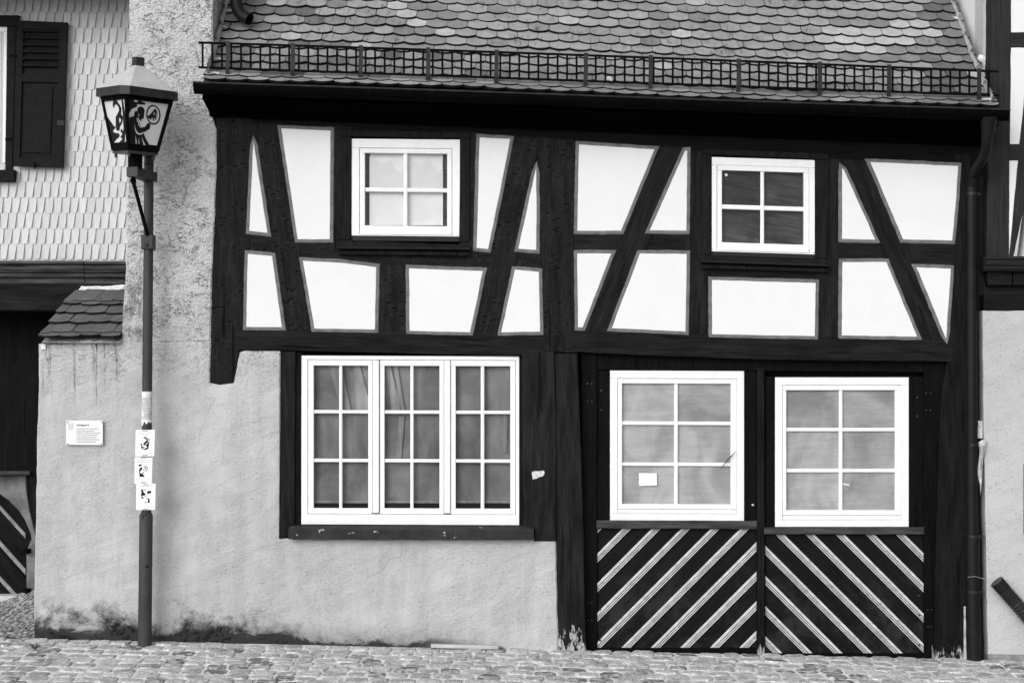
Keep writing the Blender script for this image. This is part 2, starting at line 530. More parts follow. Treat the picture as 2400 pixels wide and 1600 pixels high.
def mat_cobble(name, src):
    g = G(name)
    r = g.rnd_obj() if src == 'obj' else g.rnd_isl()
    t = g.mr(r, 0, 1, 0.32, 0.57, False)
    t = g.mix(g.mr(r, 0.86, 0.9), t, 0.15)
    gr = g.noise((40, 40, 40), 6, 0.72)
    t = g.mul(t, g.mr(gr, 0.3, 0.7, 0.62, 1.3))
    dust = g.mr(g.noise((11, 16, 11), 6, 0.68, 0.8, off=(2, 7, 1)), 0.44, 0.60)
    t = g.mix(g.mul(dust, 0.7), t, 0.70)
    sp = g.noise((55, 40, 55), 5, 0.8, off=(1, 1, 7))
    t = g.mul(t, g.mr(sp, 0.34, 0.62, 0.70, 1.16))
    dk = g.mr(g.noise((2.2, 3.0, 2.2), 5, 0.7, off=(4, 4, 4)), 0.58, 0.68)
    t = g.mix(g.mul(dk, 0.5), t, 0.10)
    return g.done(t, 0.9, g.add(gr, g.mul(g.noise((9, 9, 9), 3, 0.5), 0.6)), 0.012, 1.0, 0.08)
M['sand'] = mat_sand()
M['cobble'] = mat_cobble('cobble_stone', 'obj')
M['cobble_j'] = mat_cobble('cobble_stone_far', 'isl')

mb = MB()
NX, NY = 40, 24
xs = [-400, -150, -60, -25, -12, -7] + [-6 + 12*i/12 for i in range(13)] + [7, 12, 25, 60, 150, 400]
ys = [-400, -150, -60, -25, -12, -6, -3.2, 0.02, 6, 25, 150, 400]
def gzz(X, Y):
    Xc = max(-7, min(7, X)); return gz(Xc, Y) - 0.030
for j in range(len(ys)-1):
    for i in range(len(xs)-1):
        mb.face([(xs[a],ys[c],gzz(xs[a],ys[c])) for a, c in ((i,j),(i+1,j),(i+1,j+1),(i,j+1))])
o = mb.build('ground', mat_ground()); o['kind'] = 'structure'

mb = MB()
n = 140
for j in range(26):
    for i in range(n):
        x0, x1 = -6.5 + 13*i/n, -6.5 + 13*(i+1)/n
        y0, y1 = -3.0 + 3.0*j/26, -3.0 + 3.0*(j+1)/26
        q = [(x0,y0),(x1,y0),(x1,y1),(x0,y1)]
        mb.face([(a, b, gz(a, b) - 0.006 + 0.005*mn.noise(Vector((a*3, b*3, 1)))) for a, b in q])
# merge shared corners so the sheet is one skin
me = mb.mesh('cobbled_street', M['sand'])
weld(me)
me.polygons.foreach_set('use_smooth', [True]*len(me.polygons))
street = link('cobbled_street', me); street['kind'] = 'structure'

def cobble_mesh(seed, mat, w=0.155, d=0.135):
    rr = random.Random(seed)
    n = 16
    b = MB()
    rings = []
    base = []
    for k in range(n):
        th = 2*math.pi*(k+0.5)/n
        c, s_ = math.cos(th), math.sin(th)
        p = 11.0
        rad = (abs(c)**p + abs(s_)**p) ** (-1/p)
        jx, jy = 1 + rr.uniform(-.07, .04), 1 + rr.uniform(-.07, .04)
        base.append((c*rad*w/2*jx, s_*rad*d/2*jy))
    for sc, z in ((1.0, -0.05), (0.985, -0.007), (0.93, 0.003), (0.60, 0.006)):
        rings.append([(x*sc, y*sc, z + (rr.uniform(-.002, .002) if z > -0.04 else 0)) for x, y in base])
    for r in rings: b.v += r
    for r in range(3):
        for k in range(n):
            k2 = (k+1) % n
            b.f.append((r*n+k, r*n+k2, (r+1)*n+k2, (r+1)*n+k)); b.m.append(0)
    b.f.append(tuple(3*n+k for k in range(n))); b.m.append(0)
    return b.mesh('cobblestone', mat, True)
cob_var = [cobble_mesh(i, M['cobble']) for i in range(9)]
rr = random.Random(3)
places = []
y = -0.085; row = 0
while y > -2.9:
    x = -6.3 + rr.uniform(0, .1)
    pitch = rr.uniform(0.160, 0.190)
    while x < 6.3:
        wv = rr.uniform(0.15, 0.215)
        cx = x + wv/2
        yy = y + 0.03*math.sin(cx*0.9 + row*0.4) + rr.uniform(-.008, .008)
        places.append((cx, yy, wv, pitch, rr.uniform(-.10, .10), rr.uniform(-.007, .004), rr.randrange(9)))
        x += wv + rr.uniform(.000, .010)
    y -= pitch; row += 1
def vis_size(p):
    px, py = to_px((p[0], p[1], gz(p[0], p[1])))
    return (0 <= px <= 2400 and py < 1606)
vis = sorted([p for p in places if vis_size(p)], key=lambda p: p[1])[:300]
vset = set(id(p) for p in vis)
jm = MB()
for p in places:
    cx, yy, wv, pitch, rz, dz, k = p
    tx_, ty_ = 0.07*math.sin(cx*91+yy*57), 0.04*math.sin(cx*37+yy*83)
    mtx = Matrix.Translation((cx, yy, gz(cx, yy) + dz)) @ Matrix.Rotation(math.atan(0.022), 4, 'Y') @ Matrix.Rotation(math.atan(0.035), 4, 'X') @ Matrix.Rotation(rz, 4, 'Z') @ Matrix.Rotation(tx_, 4, 'X') @ Matrix.Rotation(ty_, 4, 'Y') @ Matrix.Diagonal((wv/0.163, pitch/0.140, 1, 1))
    if id(p) in vset:
        o = bpy.data.objects.new('cobblestone', cob_var[k]); COL.objects.link(o)
        o.parent = street; o.matrix_basis = mtx
    else:
        b0 = len(jm.v); mm = cob_var[k]
        jm.v += [tuple(mtx @ v.co) for v in mm.vertices]
        for f in mm.polygons:
            jm.f.append(tuple(b0 + i for i in f.vertices)); jm.m.append(0)
o = jm.build('cobblestones', M['cobble_j'], street, True); o['kind'] = 'stuff'

# ================================================================== THE HALF TIMBERED HOUSE
house = thing('half_timbered_house', 'crooked half timbered house with black beams, white panels and tiled roof', 'house', (0.8, 0.2, 0))

# ---- plaster walls
def wall_prism(name, pts, Yf, Yb, mat, seed, amp=0.006, bev=0.012, step=0.05):
    b = MB(); b.prism(wobble(xz(pts, Yf), step, amp, seed), Yf, Yb, bev); return b.build(name, mat, house)
wall_prism('tall_wall', [(304,-420),(499,-420),(498,0),(499,262),(508,300),(508,400),(500,560),(496,655),(494,800),(284,803),(290,700),(294,640),(300,400),(303,0)], 0.0, 2.2, M['plaster'], 1.0)
lw = wall_prism('plaster_wall', [(283,800),(494,800),(492,897),(515,902),(547,897),(556,850),(562,826),(575,821),(657,823),(657,1262),(1303,1262),(1306,1400),(1309,1532),(900,1524),(400,1512),(80,1502),(80,1380),(84,1200),(87,1000),(91,900),(90,806)], 0.0, 0.45, M['plaster'], 2.0)
# fine settlement cracks
def crack(pts, r=0.0009):
    b = MB(); b.tube([P(x, y, -0.0005) for x, y in pts], r, 5); b.build('crack', M['dark'], lw)
crack([(945,1268),(940,1300),(936,1305),(912,1309),(908,1318),(896,1337),(866,1351),(859,1356),(857,1366)])
crack([(290,775),(308,775),(320,767),(340,762),(372,757),(420,768),(470,770)])
crack([(505,935),(492,955),(478,990),(470,1005),(465,1040)], 0.0006)

# ---- timber frame. polygons are outlines on the facade plane
def timber(name, pts, hewn=0.0, worn=0.0, Yf=0.0, Yb=0.16, seed=0.0, base=0.022, ang=None, bev=0.006):
    q = xz(pts, Yf)
    if ang is None:
        # grain follows the longest edge
        best = max(range(len(q)), key=lambda i: (Vector(q[i])-Vector(q[i-1])).length)
        e = Vector(q[best])-Vector(q[best-1]); ang = math.atan2(e.y, e.x) % math.pi
    b = MB(); b.prism(wobble(q, 0.07, 0.004, seed), Yf, Yb, bev)
    return b.build(name, mat_timber(ang, hewn, worn, base), house)

timber('wall_plate', [(497,236),(2300,330),(2300,396),(1640,362),(1268,340),(497,300)], 0, Yf=0.002, Yb=0.3, base=0.006)
timber('corner_post', [(507,262),(590,270),(586,560),(574,790),(562,823),(556,850),(547,897),(520,900),(492,896),(495,800),(497,655),(502,560),(508,400)], 1, 0, Yf=-0.002, seed=3, ang=math.pi/2)
timber('brace', [(583,288),(664,286),(700,560),(740,790),(664,790),(626,545)], 1, Yf=-0.001, seed=5)
timber('window_post', [(764,290),(826,296),(826,600),(764,585)], 0.6, Yf=0.001, seed=6)
timber('window_post', [(1077,305),(1132,310),(1122,612),(1077,596)], 0.6, Yf=0.001, seed=7)
timber('brace', [(1186,318),(1266,322),(1222,560),(1176,795),(1096,790),(1150,520)], 1, Yf=-0.001, seed=8)
timber('middle_rail', [(572,540),(700,553),(800,562),(1120,575),(1268,578),(1268,644),(1130,642),(880,632),(700,614),(572,600)], 0.5, Yf=0.003, seed=9, ang=3.09)
timber('short_post', [(874,618),(970,622),(968,790),(872,785)], 1, Yf=0.0015, seed=10, ang=math.pi/2)
timber('storey_post', [(1258,320),(1352,328),(1345,560),(1352,800),(1350,826),(1272,824),(1272,700),(1262,560)], 1, Yf=-0.003, seed=11)
timber('brace', [(1522,338),(1616,346),(1528,560),(1440,785),(1352,785),(1450,555)], 0, Yf=-0.001, seed=12)
timber('middle_rail', [(1343,540),(1630,540),(1630,604),(1343,604)], 0, Yf=0.003, seed=13)
timber('window_post', [(1602,350),(1672,355),(1672,796),(1602,792)], 0, Yf=0.001, seed=14)
timber('sill_rail', [(1664,592),(1920,602),(1918,676),(1664,664)], 0, Yf=0.003, seed=15)
timber('window_post', [(1905,368),(1982,374),(1980,800),(1905,800)], 0, Yf=0.001, seed=16)
timber('brace', [(1966,372),(2052,378),(2130,575),(2232,810),(2144,805),(2050,560)], 0, Yf=-0.001, seed=17)
timber('middle_rail', [(1968,558),(2238,566),(2236,636),(1968,618)], 0, Yf=0.003, seed=18)
timber('lower_beam', [(552,772),(1000,778),(1276,784),(1276,828),(1226,834),(1000,829),(700,822),(552,820)], 0, Yf=-0.006, seed=19, ang=3.12)
timber('lower_beam', [(1338,776),(1700,784),(2000,790),(2235,795),(2232,847),(2000,845),(1800,843),(1500,832),(1338,824)], 0, Yf=-0.006, seed=20, ang=3.11)
timber('corner_post', [(2238,360),(2276,362),(2284,1000),(2290,1552),(2190,1548),(2194,1300),(2200,1106),(2208,927),(2221,846),(2226,790),(2236,560)], 0.0, 0.18, Yf=-0.002, Yb=0.3, seed=21, ang=math.pi/2, base=0.015)
timber('gate_post', [(1301,827),(1353,828),(1360,1000),(1366,1200),(1374,1532),(1309,1532),(1305,1262),(1303,1000)], 0, 0.40, Yf=-0.004, Yb=0.3, seed=22, base=0.026, ang=math.pi/2)
timber('cover_board', [(1224,825),(1299,823),(1303,1000),(1304,1268),(1252,1268),(1252,1238),(1226,1236)], 0, Yf=-0.010, Yb=0.06, seed=23, base=0.028, ang=math.pi/2)
timber('jamb_board', [(659,824),(692,824),(690,1240),(690,1256),(672,1258),(654,1261),(655,1100)], 0, Yf=-0.008, Yb=0.06, seed=24, base=0.024, ang=math.pi/2)

# dark backing so that no light comes through the frame
b = MB(); b.box(-2.70, 4.16, 0.26, 0.34, -0.1, 4.9); b.build('inner_wall', M['dark'], house)
b = MB(); b.prism(xz([(2270,330),(2330,330),(2322,728),(2316,1556),(2270,1556)], 0.12), 0.12, 0.2); b.build('gap_board', M['dark'], house)

# ---- plaster panels with their grey painted borders
PANELS = [
 [(594,330),(627,546),(584,541)],
 [(659,301),(775,306),(774,430),(773,561),(698,561),(680,440)],
 [(1124,322),(1196,326),(1172,450),(1144,584),(1117,581),(1121,450)],
 [(1257,392),(1258,500),(1257,586),(1215,583)],
 [(581,595),(638,600),(661,767),(577,766)],
 [(710,611),(800,616),(882,626),(879,772),(800,771),(737,770)],
 [(959,629),(1132,635),(1102,779),(960,775)],
 [(1207,632),(1263,637),(1266,777),(1175,779)],
 [(1357,339),(1534,350),(1456,541),(1353,541)],
 [(1606,353),(1611,353),(1609,541),(1523,540)],
 [(1353,594),(1433,594),(1366,767),(1355,767)],
 [(1500,594),(1610,595),(1607,777),(1434,769)],
 [(1669,656),(1800,660),(1912,663),(1910,788),(1669,783)],
 [(1974,394),(1978,398),(2052,562),(1974,560)],
 [(2040,380),(2246,389),(2240,480),(2232,564),(2117,561)],
 [(1975,614),(2078,614),(2150,789),(1973,786)],
 [(2148,626),(2229,630),(2218,794)],
]
for i, pl in enumerate(PANELS):
    inner = wobble(xz(pl, -0.012), 0.05, 0.0028, i*3.1)
    bw_ = 0.033
    outer = offset_poly(inner, bw_)
    # keep the border even: clamp spikes at sharp corners
    for k in range(len(outer)):
        v = Vector(outer[k]) - Vector(inner[k])
        L = 0.060
        if v.length > L: outer[k] = tuple(Vector(inner[k]) + v.normalized()*L)
        j = 0.004*mn.noise(Vector((outer[k][0]*14, outer[k][1]*14, i)))
        outer[k] = (outer[k][0]+j, outer[k][1]+j)
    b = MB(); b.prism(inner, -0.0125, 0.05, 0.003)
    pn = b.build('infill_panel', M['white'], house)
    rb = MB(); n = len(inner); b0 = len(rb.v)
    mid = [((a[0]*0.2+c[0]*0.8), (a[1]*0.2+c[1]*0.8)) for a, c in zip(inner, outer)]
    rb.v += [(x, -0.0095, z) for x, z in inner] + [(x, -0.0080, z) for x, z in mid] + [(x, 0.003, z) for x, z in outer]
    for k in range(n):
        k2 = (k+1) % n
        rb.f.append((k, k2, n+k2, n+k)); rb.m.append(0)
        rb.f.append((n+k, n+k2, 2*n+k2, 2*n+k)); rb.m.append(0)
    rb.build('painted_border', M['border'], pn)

# ---- windows
def bars(x0, y0, x1, y1, sl, Yf, Yb, fw, xr):
    """four frame bars (px): fw = (left, top, right, bottom) widths; xr = slope reference x"""
    fl, ft, fr_, fb = fw
    def Q(a, b_, c, d):
        q = [(a, d), (c, d), (c, b_), (a, b_)]
        return xz([(x, y + sl*(x-xr)) for x, y in q], Yf)
    b = MB()
    b.prism(Q(x0, y0, x1, y0+ft), Yf, Yb, 0.0025)
    b.prism(Q(x0, y1-fb, x1, y1), Yf, Yb, 0.0025)
    b.prism(Q(x0, y0+ft+0.15, x0+fl, y1-fb-0.15), Yf+0.0004, Yb, 0.0025)
    b.prism(Q(x1-fr_, y0+ft+0.15, x1, y1-fb-0.15), Yf+0.0004, Yb, 0.0025)
    return b

def qpoly(x0, y0, x1, y1, sl, xr):
    return [(x, y + sl*(x-xr)) for x, y in ((x0, y1), (x1, y1), (x1, y0), (x0, y0))]

def sash(par, ox0, oy0, ox1, oy1, cols, rows, sl, xr, Yf, lip_b=None):
    """one glazed sash: frame, glazing bars, panes.  cols/rows = glass spans in px"""
    gx0, gx1, gy0, gy1 = cols[0][0], cols[-1][1], rows[0][0], rows[-1][1]
    b = bars(ox0, oy0, ox1, oy1, sl, Yf, Yf+0.05, (gx0-ox0, gy0-oy0, ox1-gx1, oy1-gy1), xr)
    b.build('sash', M['paint'], par)
    for a, c in zip(cols[:-1], cols[1:]):
        m_ = MB(); m_.prism(xz(qpoly(a[1]-0.2, gy0, c[0]+0.2, gy1, sl, xr), Yf+0.006), Yf+0.006, Yf+0.034, 0.007)
        m_.build('muntin', M['paint'], par)
    for a, c in zip(rows[:-1], rows[1:]):
        m_ = MB(); m_.prism(xz(qpoly(gx0, a[1]-0.7, gx1, c[0]+0.7, sl, xr), Yf+0.008), Yf+0.008, Yf+0.034, 0.006)
        m_.build('muntin', M['paint'], par)
    for c in cols:
        for r in rows:
            m_ = MB(); yy = Yf+0.022 + random.uniform(-.0006, .0006)
            q = qpoly(c[0]-1, r[0]-1, c[1]+1, r[1]+1, sl, xr)
            m_.face([P(x, y, yy) for x, y in q]); m_.build('pane', M['glass'], par)

def backing(par, x0, y0, x1, y1, Y, mat, name='blind'):
    b = MB(); q = [(x0,y1),(x1,y1),(x1,y0),(x0,y0)]
    b.prism(xz(q, Y), Y, Y+0.006); return b.build(name, mat, par)

def window_root(pts, Yf, Yb, mat):
    """the casing boards round the opening: the window's own mesh"""
    b = MB()
    for q in pts: b.prism(xz(q, Yf), Yf, Yb, 0.003)
    return b.build('window', mat, house)

# upper left window
case = mat_timber(math.pi/2, 0, 0, 0.020)
sl = 0.010
W = window_root([[(793,320),(824,321),(821,562),(793,562)], [(1079,324),(1102,325),(1100,566),(1076,566)], [(793,304),(1102,310),(1102,324),(793,319)]], -0.010, 0.05, case)
b = bars(824, 325, 1078, 552, sl, 0.0, 0.06, (18, 21, 18, 4), 824); b.build('window_frame', M['paint'], W)
sash(W, 843, 347, 1059, 545, [(855,946),(955,1048)], [(358,440),(448,528)], sl, 824, 0.006)
b = MB(); b.prism(xz(qpoly(843,541.5,1059,549,sl,824), -0.006), -0.006, 0.05, 0.003); b.build('weather_bar', M['paint'], W)
backing(W, 846, 350, 1056, 540, 0.090, M['board_dark'], 'backing_board')
# two sheets of paper pinned up behind the glass, the lower with a ragged top edge
b = MB(); b.prism(xz([(866,528),(1038,528),(1036,440),(1038,360),(868,358),(866,440)], 0.066), 0.066, 0.067); b.build('paper_blind', M['paper'], W)
b = MB()
rg = [(866,528)] + [(1038,528)] + [(1038 - 172*i/14, 384 + 14*math.sin(i*1.7) + 10*math.sin(i*0.8+1)) for i in range(15)]
b.prism(xz(rg, 0.062), 0.062, 0.0625); b.build('paper_blind', simple('paper_grey', 0.72, 0.9, 0.04, 9), W)
b = MB(); b.sweep_x([(-0.075,-0.018),(-0.080,0.0),(0.0,0.016),(0.0,-0.018)], P(790,565,-0.04).x, P(1101,565,-0.04).x, P(790,578,-0.04).z, P(1101,581,-0.04).z)
b.build('sill', M['sheet_metal'], W)
b = MB(); b.sweep_x([(-0.045,-0.022),(-0.048,0.006),(0.0,0.006),(0.0,-0.022)], P(794,565,-0.04).x, P(1100,565,-0.04).x, P(794,590,-0.04).z, P(1100,593,-0.04).z)
b.build('sill_moulding', case, W)
b = MB(); b.prism(xz(qpoly(826,553,1076,564,sl,824), -0.004), -0.004, 0.05, 0.002); ss = b.build('sill_upstand', M['sheet_metal'], W)
for x in (845, 949, 1054):
    b = MB(); b.dome(P(x, 558+sl*(x-824), -0.0045), 0.006); b.build('screw', M['strap'], W)

# upper right window
sl = 0.031
W = window_root([[(1645,362),(1667,363),(1666,596),(1645,596)], [(1910,374),(1942,375),(1940,606),(1912,604)], [(1645,348),(1942,360),(1942,374),(1645,361)]], -0.010, 0.05, case)
b = bars(1668, 368, 1910, 589, sl, 0.0, 0.06, (12, 18, 13, 4), 1668); b.build('window_frame', M['paint'], W)
sash(W, 1681, 386, 1896, 583, [(1692,1783),(1791,1884)], [(398,479),(488,567)], sl, 1668, 0.006)
b = MB(); b.prism(xz(qpoly(1681,576,1896,586,sl,1668), -0.006), -0.006, 0.05, 0.003); b.build('weather_bar', M['paint'], W)
backing(W, 1684, 388, 1894, 588, 0.070, M['board_dark'], 'backing_board')
b = MB(); b.prism(xz([(1698,408),(1704,406),(1706,412),(1700,414)], 0.040), 0.040, 0.0404); b.build('paper_scrap', M['paper'], W)
b = MB(); b.sweep_x([(-0.075,-0.018),(-0.080,0.0),(0.0,0.016),(0.0,-0.018)], P(1641,600,-0.04).x, P(1943,600,-0.04).x, P(1641,610,-0.04).z, P(1943,620,-0.04).z)
b.build('sill', M['sheet_metal'], W)
b = MB(); b.sweep_x([(-0.045,-0.022),(-0.048,0.006),(0.0,0.006),(0.0,-0.022)], P(1644,600,-0.04).x, P(1942,600,-0.04).x, P(1644,622,-0.04).z, P(1942,632,-0.04).z)
b.build('sill_moulding', case, W)
b = MB(); b.prism(xz(qpoly(1669,590,1909,599,sl,1668), -0.004), -0.004, 0.05, 0.002); b.build('sill_upstand', M['sheet_metal'], W)
for x in (1688, 1789, 1886):
    b = MB(); b.dome(P(x, 594+sl*(x-1668), -0.0045), 0.006); b.build('screw', M['strap'], W)

# triple casement on the ground floor
sl = 0.004
jl = mat_timber(math.pi/2, 0, 0, 0.010)
W = window_root([[(691,826),(706,826),(704,1236),(689,1236)]], 0.012, 0.08, jl)
b = MB(); b.prism(xz([(1217,838),(1226,838),(1226,1236),(1217,1234)], 0.012), 0.012, 0.08, 0.003); b.build('jamb_liner', jl, W)
b = bars(706, 833, 1217, 1228, sl, 0.020, 0.09, (15, 9, 8, 24), 706); b.build('window_frame', M['paint'], W)
for (c, ox) in (([(735,795),(802,863)], (722, 872)), ([(901,962),(969,1030)], (890, 1040)), ([(1068,1127),(1135,1196)], (1056, 1208))):
    sash(W, ox[0], 843, ox[1], 1203, c, [(856,961),(967.5,1075),(1081.5,1190)], sl, 706, 0.026)
for x0, x1 in ((873,888),(1041,1055)):
    b = MB(); b.prism(xz(qpoly(x0,843,x1,1201,sl,706), 0.010), 0.010, 0.06, 0.003); b.build('cover_strip', M['paint'], W)
for (bx0, bx1) in ((725,868),(893,1036),(1060,1204)):
    backing(W, bx0, 850, bx1, 1197, 0.098, M['board_mid'])
# curtain folds behind the glass
cur = mat_board('sheer_curtain', 0.25, 34.0, 0.8, 0.22, 0.05, 0.25)
for q in ([(770,856),(800,856),(822,960),(800,960)], [(828,856),(843,856),(863,930),(863,961),(835,961)], [(903,856),(915,856),(940,961),(918,961)], [(922,856),(932,856),(948,961),(938,961)], [(935,975),(948,975),(940,1075),(930,1075)], [(1180,960),(1190,960),(1188,1060),(1176,1060)]):
    b = MB(); b.prism(xz(q, 0.080), 0.080, 0.083); b.build('curtain', cur, W)
for (bx0, bx1) in ((726,867),(894,1035),(1061,1203)):
    b = MB(); b.prism(xz([(bx0,1192),(bx1,1192),(bx1,1179),(bx0,1178)], 0.084), 0.084, 0.094); b.build('inner_ledge', M['dark'], W)
    b = MB(); b.prism(xz([(bx0,1178),(bx1,1178.5),(bx1,1173),(bx0,1172.5)], 0.084), 0.084, 0.094); b.build('inner_ledge', cur, W)
# rendered ledge below
b = MB()
zl = P(674, 1237, -0.05).z
led = [(-0.085,-0.092),(-0.090,-0.012),(-0.080,0.0),(0.02,0.022),(0.02,-0.092)]
xa, xb = P(676,1240,-0.09).x, P(1251,1240,-0.09).x
m_ = MB(); NS = 40
rows_ = []
for i in range(NS+1):
    t = i/NS; x = xa + (xb-xa)*t
    dz = -0.010*t + 0.004*mn.noise(Vector((x*6, 0, 3)))
    dy = 0.004*mn.noise(Vector((x*7, 4, 3)))
    rows_.append([(x, y+dy, zl+z+dz) for y, z in led])
for i in range(NS):
    for k in range(5):
        k2 = (k+1) % 5
        m_.face([rows_[i][k], rows_[i+1][k], rows_[i+1][k2], rows_[i][k2]])
m_.face(rows_[0]); m_.face(rows_[-1])
g = G('ledge_paint')
chp = g.mr(g.noise((16, 16, 22), 5, 0.65, off=(1, 1, 9)), 0.655, 0.675)
tt = g.mix(chp, g.mul(0.026, g.mr(g.noise(9, 5), 0.3, 0.7, 0.75, 1.3)), 0.5)
ml = g.done(tt, 0.8, g.add(g.noise((40, 40, 40), 4), g.mul(chp, -1.0)), 0.006, 1, 0.2)
o = m_.build('window_ledge', ml, W)

# ---- gate
YG = 0.10
gt = [M['gate']]
fr_m = mat_timber(math.pi/2, 0, 0, 0.006)
b = MB()
b.prism(xz([(1362,820),(1399,820),(1399,1540),(1370,1538),(1364,1200)], YG-0.02), YG-0.02, YG+0.10, 0.004)
b.prism(xz([(2166,840),(2232,840),(2215,1000),(2200,1550),(2166,1550)], YG-0.02), YG-0.02, YG+0.10, 0.004)
b.prism(xz([(1399.5,820),(2165.5,835),(2165.5,872),(1399.5,866)], YG-0.018), YG-0.018, YG+0.10, 0.004)
gf = b.build('gate_frame', fr_m, house)
M['rivet'] = simple('rubbed_rivet', 0.035, 0.35, 0.3, 20, 0, 0.5)
def rivet(par, x, y, Y, r=0.007):
    b = MB(); b.dome(P(x, y, Y), r, n=8, rings=2); b.build('rivet', M['rivet'], par)
for x, y in ((1377,899),(1387,899),(1377,940),(1387,940),(1378,1412),(1387,1412),(1378,1453),(1387,1453),(2171,921),(2181,921),(2171,961),(2181,961),(2175,1428),(2184,1428),(2175,1468),(2184,1468)):
    rivet(gf, x, y, YG-0.0205)

def strip_mat():
    g = G('grey_moulding_paint')
    a = g.noise((16, 16, 16), 5, 0.65)
    t = g.mul(0.50, g.mr(a, 0.3, 0.7, 0.8, 1.15))
    ck = g.mr(g.noise((26, 40, 26), 5, 0.75, 0.4, rot=0.78), 0.62, 0.68)
    t = g.mix(g.mul(ck, g.mr(g.x, 0.8, 3.2, 0.25, 0.9)), t, 0.05)
    return g.done(t, 0.8, g.add(a, g.mul(ck, -1)), 0.003, 1, 0.2)
M['strip'] = strip_mat()

def plank_mat(ang):
    g = G('gate_plank_paint')
    gr = g.noise((3, 60, 60), 5, 0.65, 0.4, rot=ang)
    t = g.mul(0.0055, g.mr(gr, 0.3, 0.7, 0.6, 1.5))
    du = g.mul(g.mr(g.noise((3.5, 3.5, 3.5), 6, 0.72, 0.4), 0.45, 0.66), g.mr(g.z, 0.95, 0.15))
    t = g.mix(g.mul(du, 0.7), t, 0.030)
    ch = g.mr(g.noise((40, 40, 40), 4, 0.75), 0.72, 0.75)
    t = g.mix(g.mul(ch, 0.6), t, 0.2)
    return g.done(t, 0.6, gr, 0.004, 1, 0.08)
PLK = {-1: plank_mat(0.78), 1: plank_mat(2.36)}
def gate_leaf(x0, x1, yt, win, cols, rows, sl, rail, ybot, strips, direction, stile_l, stile_r, seed):
    leaf = MB()
    # back board of the leaf
    leaf.prism(xz([(x0, yt),(x1, yt+sl*(x1-x0)),(x1, ybot),(x0, ybot-2)], YG+0.030), YG+0.030, YG+0.07)
    lf = leaf.build('gate_leaf', M['gate'], house)
    wx0, wy0, wx1, wy1 = win
    for a, c in ((x0+0.5, stile_l), (stile_r, x1-0.5)):
        b = MB(); b.prism(xz(qpoly(a, yt+1, c, rail[0]-0.5, sl, x0), YG), YG, YG+0.028, 0.004); b.build('stile', fr_m, lf)
    b = MB(); b.prism(xz(qpoly(stile_l+0.3, yt+1, stile_r-0.3, wy0-1, sl, x0), YG+0.001), YG+0.001, YG+0.028, 0.003); b.build('top_rail', fr_m, lf)
    # window
    b = bars(wx0, wy0, wx1, wy1, sl, YG-0.012, YG+0.028, (17, 18, 17, 16), wx0); b.build('window_frame', M['paint'], lf)
    sash(lf, wx0+17.6, wy0+18.8, wx1-17.6, wy1-27, cols, rows, sl, wx0, YG-0.007)
    b = MB(); b.prism(xz(qpoly(wx0+17.6, wy1-26, wx1-17.6, wy1-16.6, sl, wx0), YG-0.010), YG-0.010, YG+0.028, 0.003); b.build('weather_bar', M['paint'], lf)
    backing(lf, cols[0][0]-4, rows[0][0]-4, cols[-1][1]+4, rows[-1][1]+4, YG+0.029-0.004, M['board_gate'], 'backing_board')
    # weathered middle rail
    g = mat_timber(0.0, 0, 0, 0.11)
    b = MB(); q = qpoly(x0-1, rail[0], x1+1, rail[1], sl, x0)
    b.prism(wobble(xz(q, YG-0.045), 0.06, 0.002, seed), YG-0.045, YG+0.028, 0.008); b.build('middle_rail', g, lf)
    # bottom rail
    b = MB(); b.prism(xz(qpoly(x0, strips[2]+0.5, x1, ybot, sl*0.5, x0), YG-0.004), YG-0.004, YG+0.028, 0.004); b.build('bottom_rail', fr_m, lf)
    # diagonal planks with moulded grey strips between them
    ya, yb_ = rail[1]+0.2, strips[2]
    xL, xR = x0+0.8, x1-0.8
    first, pitch = strips[0], strips[1]
    wv = 20.8                                         # strip width along x
    Hh = yb_ - ya + 20
    for k in range(-14, 22):
        t0 = first + k*pitch                           # left edge of the strip along the top line
        # dark plank from strip k to strip k+1
        def band(a, c):
            if direction < 0: q = [(a, ya),(c, ya),(c-Hh, ya+Hh),(a-Hh, ya+Hh)]
            else: q = [(a, ya),(c, ya),(c+Hh, ya+Hh),(a+Hh, ya+Hh)]
            return clip_rect(q, xL, xR, ya, yb_)
        q = band(t0+wv+0.3, t0+pitch-0.3)
        if len(q) >= 3:
            b = MB(); b.prism(xz(q, YG+0.012), YG+0.012, YG+0.029, 0.003)
            b.build('plank', PLK[direction], lf)
        ribs = ((0.0, 0.42), (0.53, 0.72), (0.83, 1.0))
        if direction > 0: ribs = tuple((1-c_, 1-a_) for a_, c_ in ribs)
        sm = MB(); any_ = False
        q = band(t0+0.3, t0+wv-0.3)
        if len(q) >= 3:
            sm.prism(xz(q, YG+0.018), YG+0.018, YG+0.028, 0, 1, 1)
        for a_, c_ in ribs:
            q = band(t0+wv*a_, t0+wv*c_)
            if len(q) >= 3:
                dd = 0.0 if (c_-a_) > 0.3 else 0.004
                sm.prism(xz(q, YG-0.004+dd), YG-0.004+dd, YG+0.0175, 0.0035); any_ = True
        if any_: sm.build('moulding_strip', [M['strip'], M['gate']], lf)
    return lf

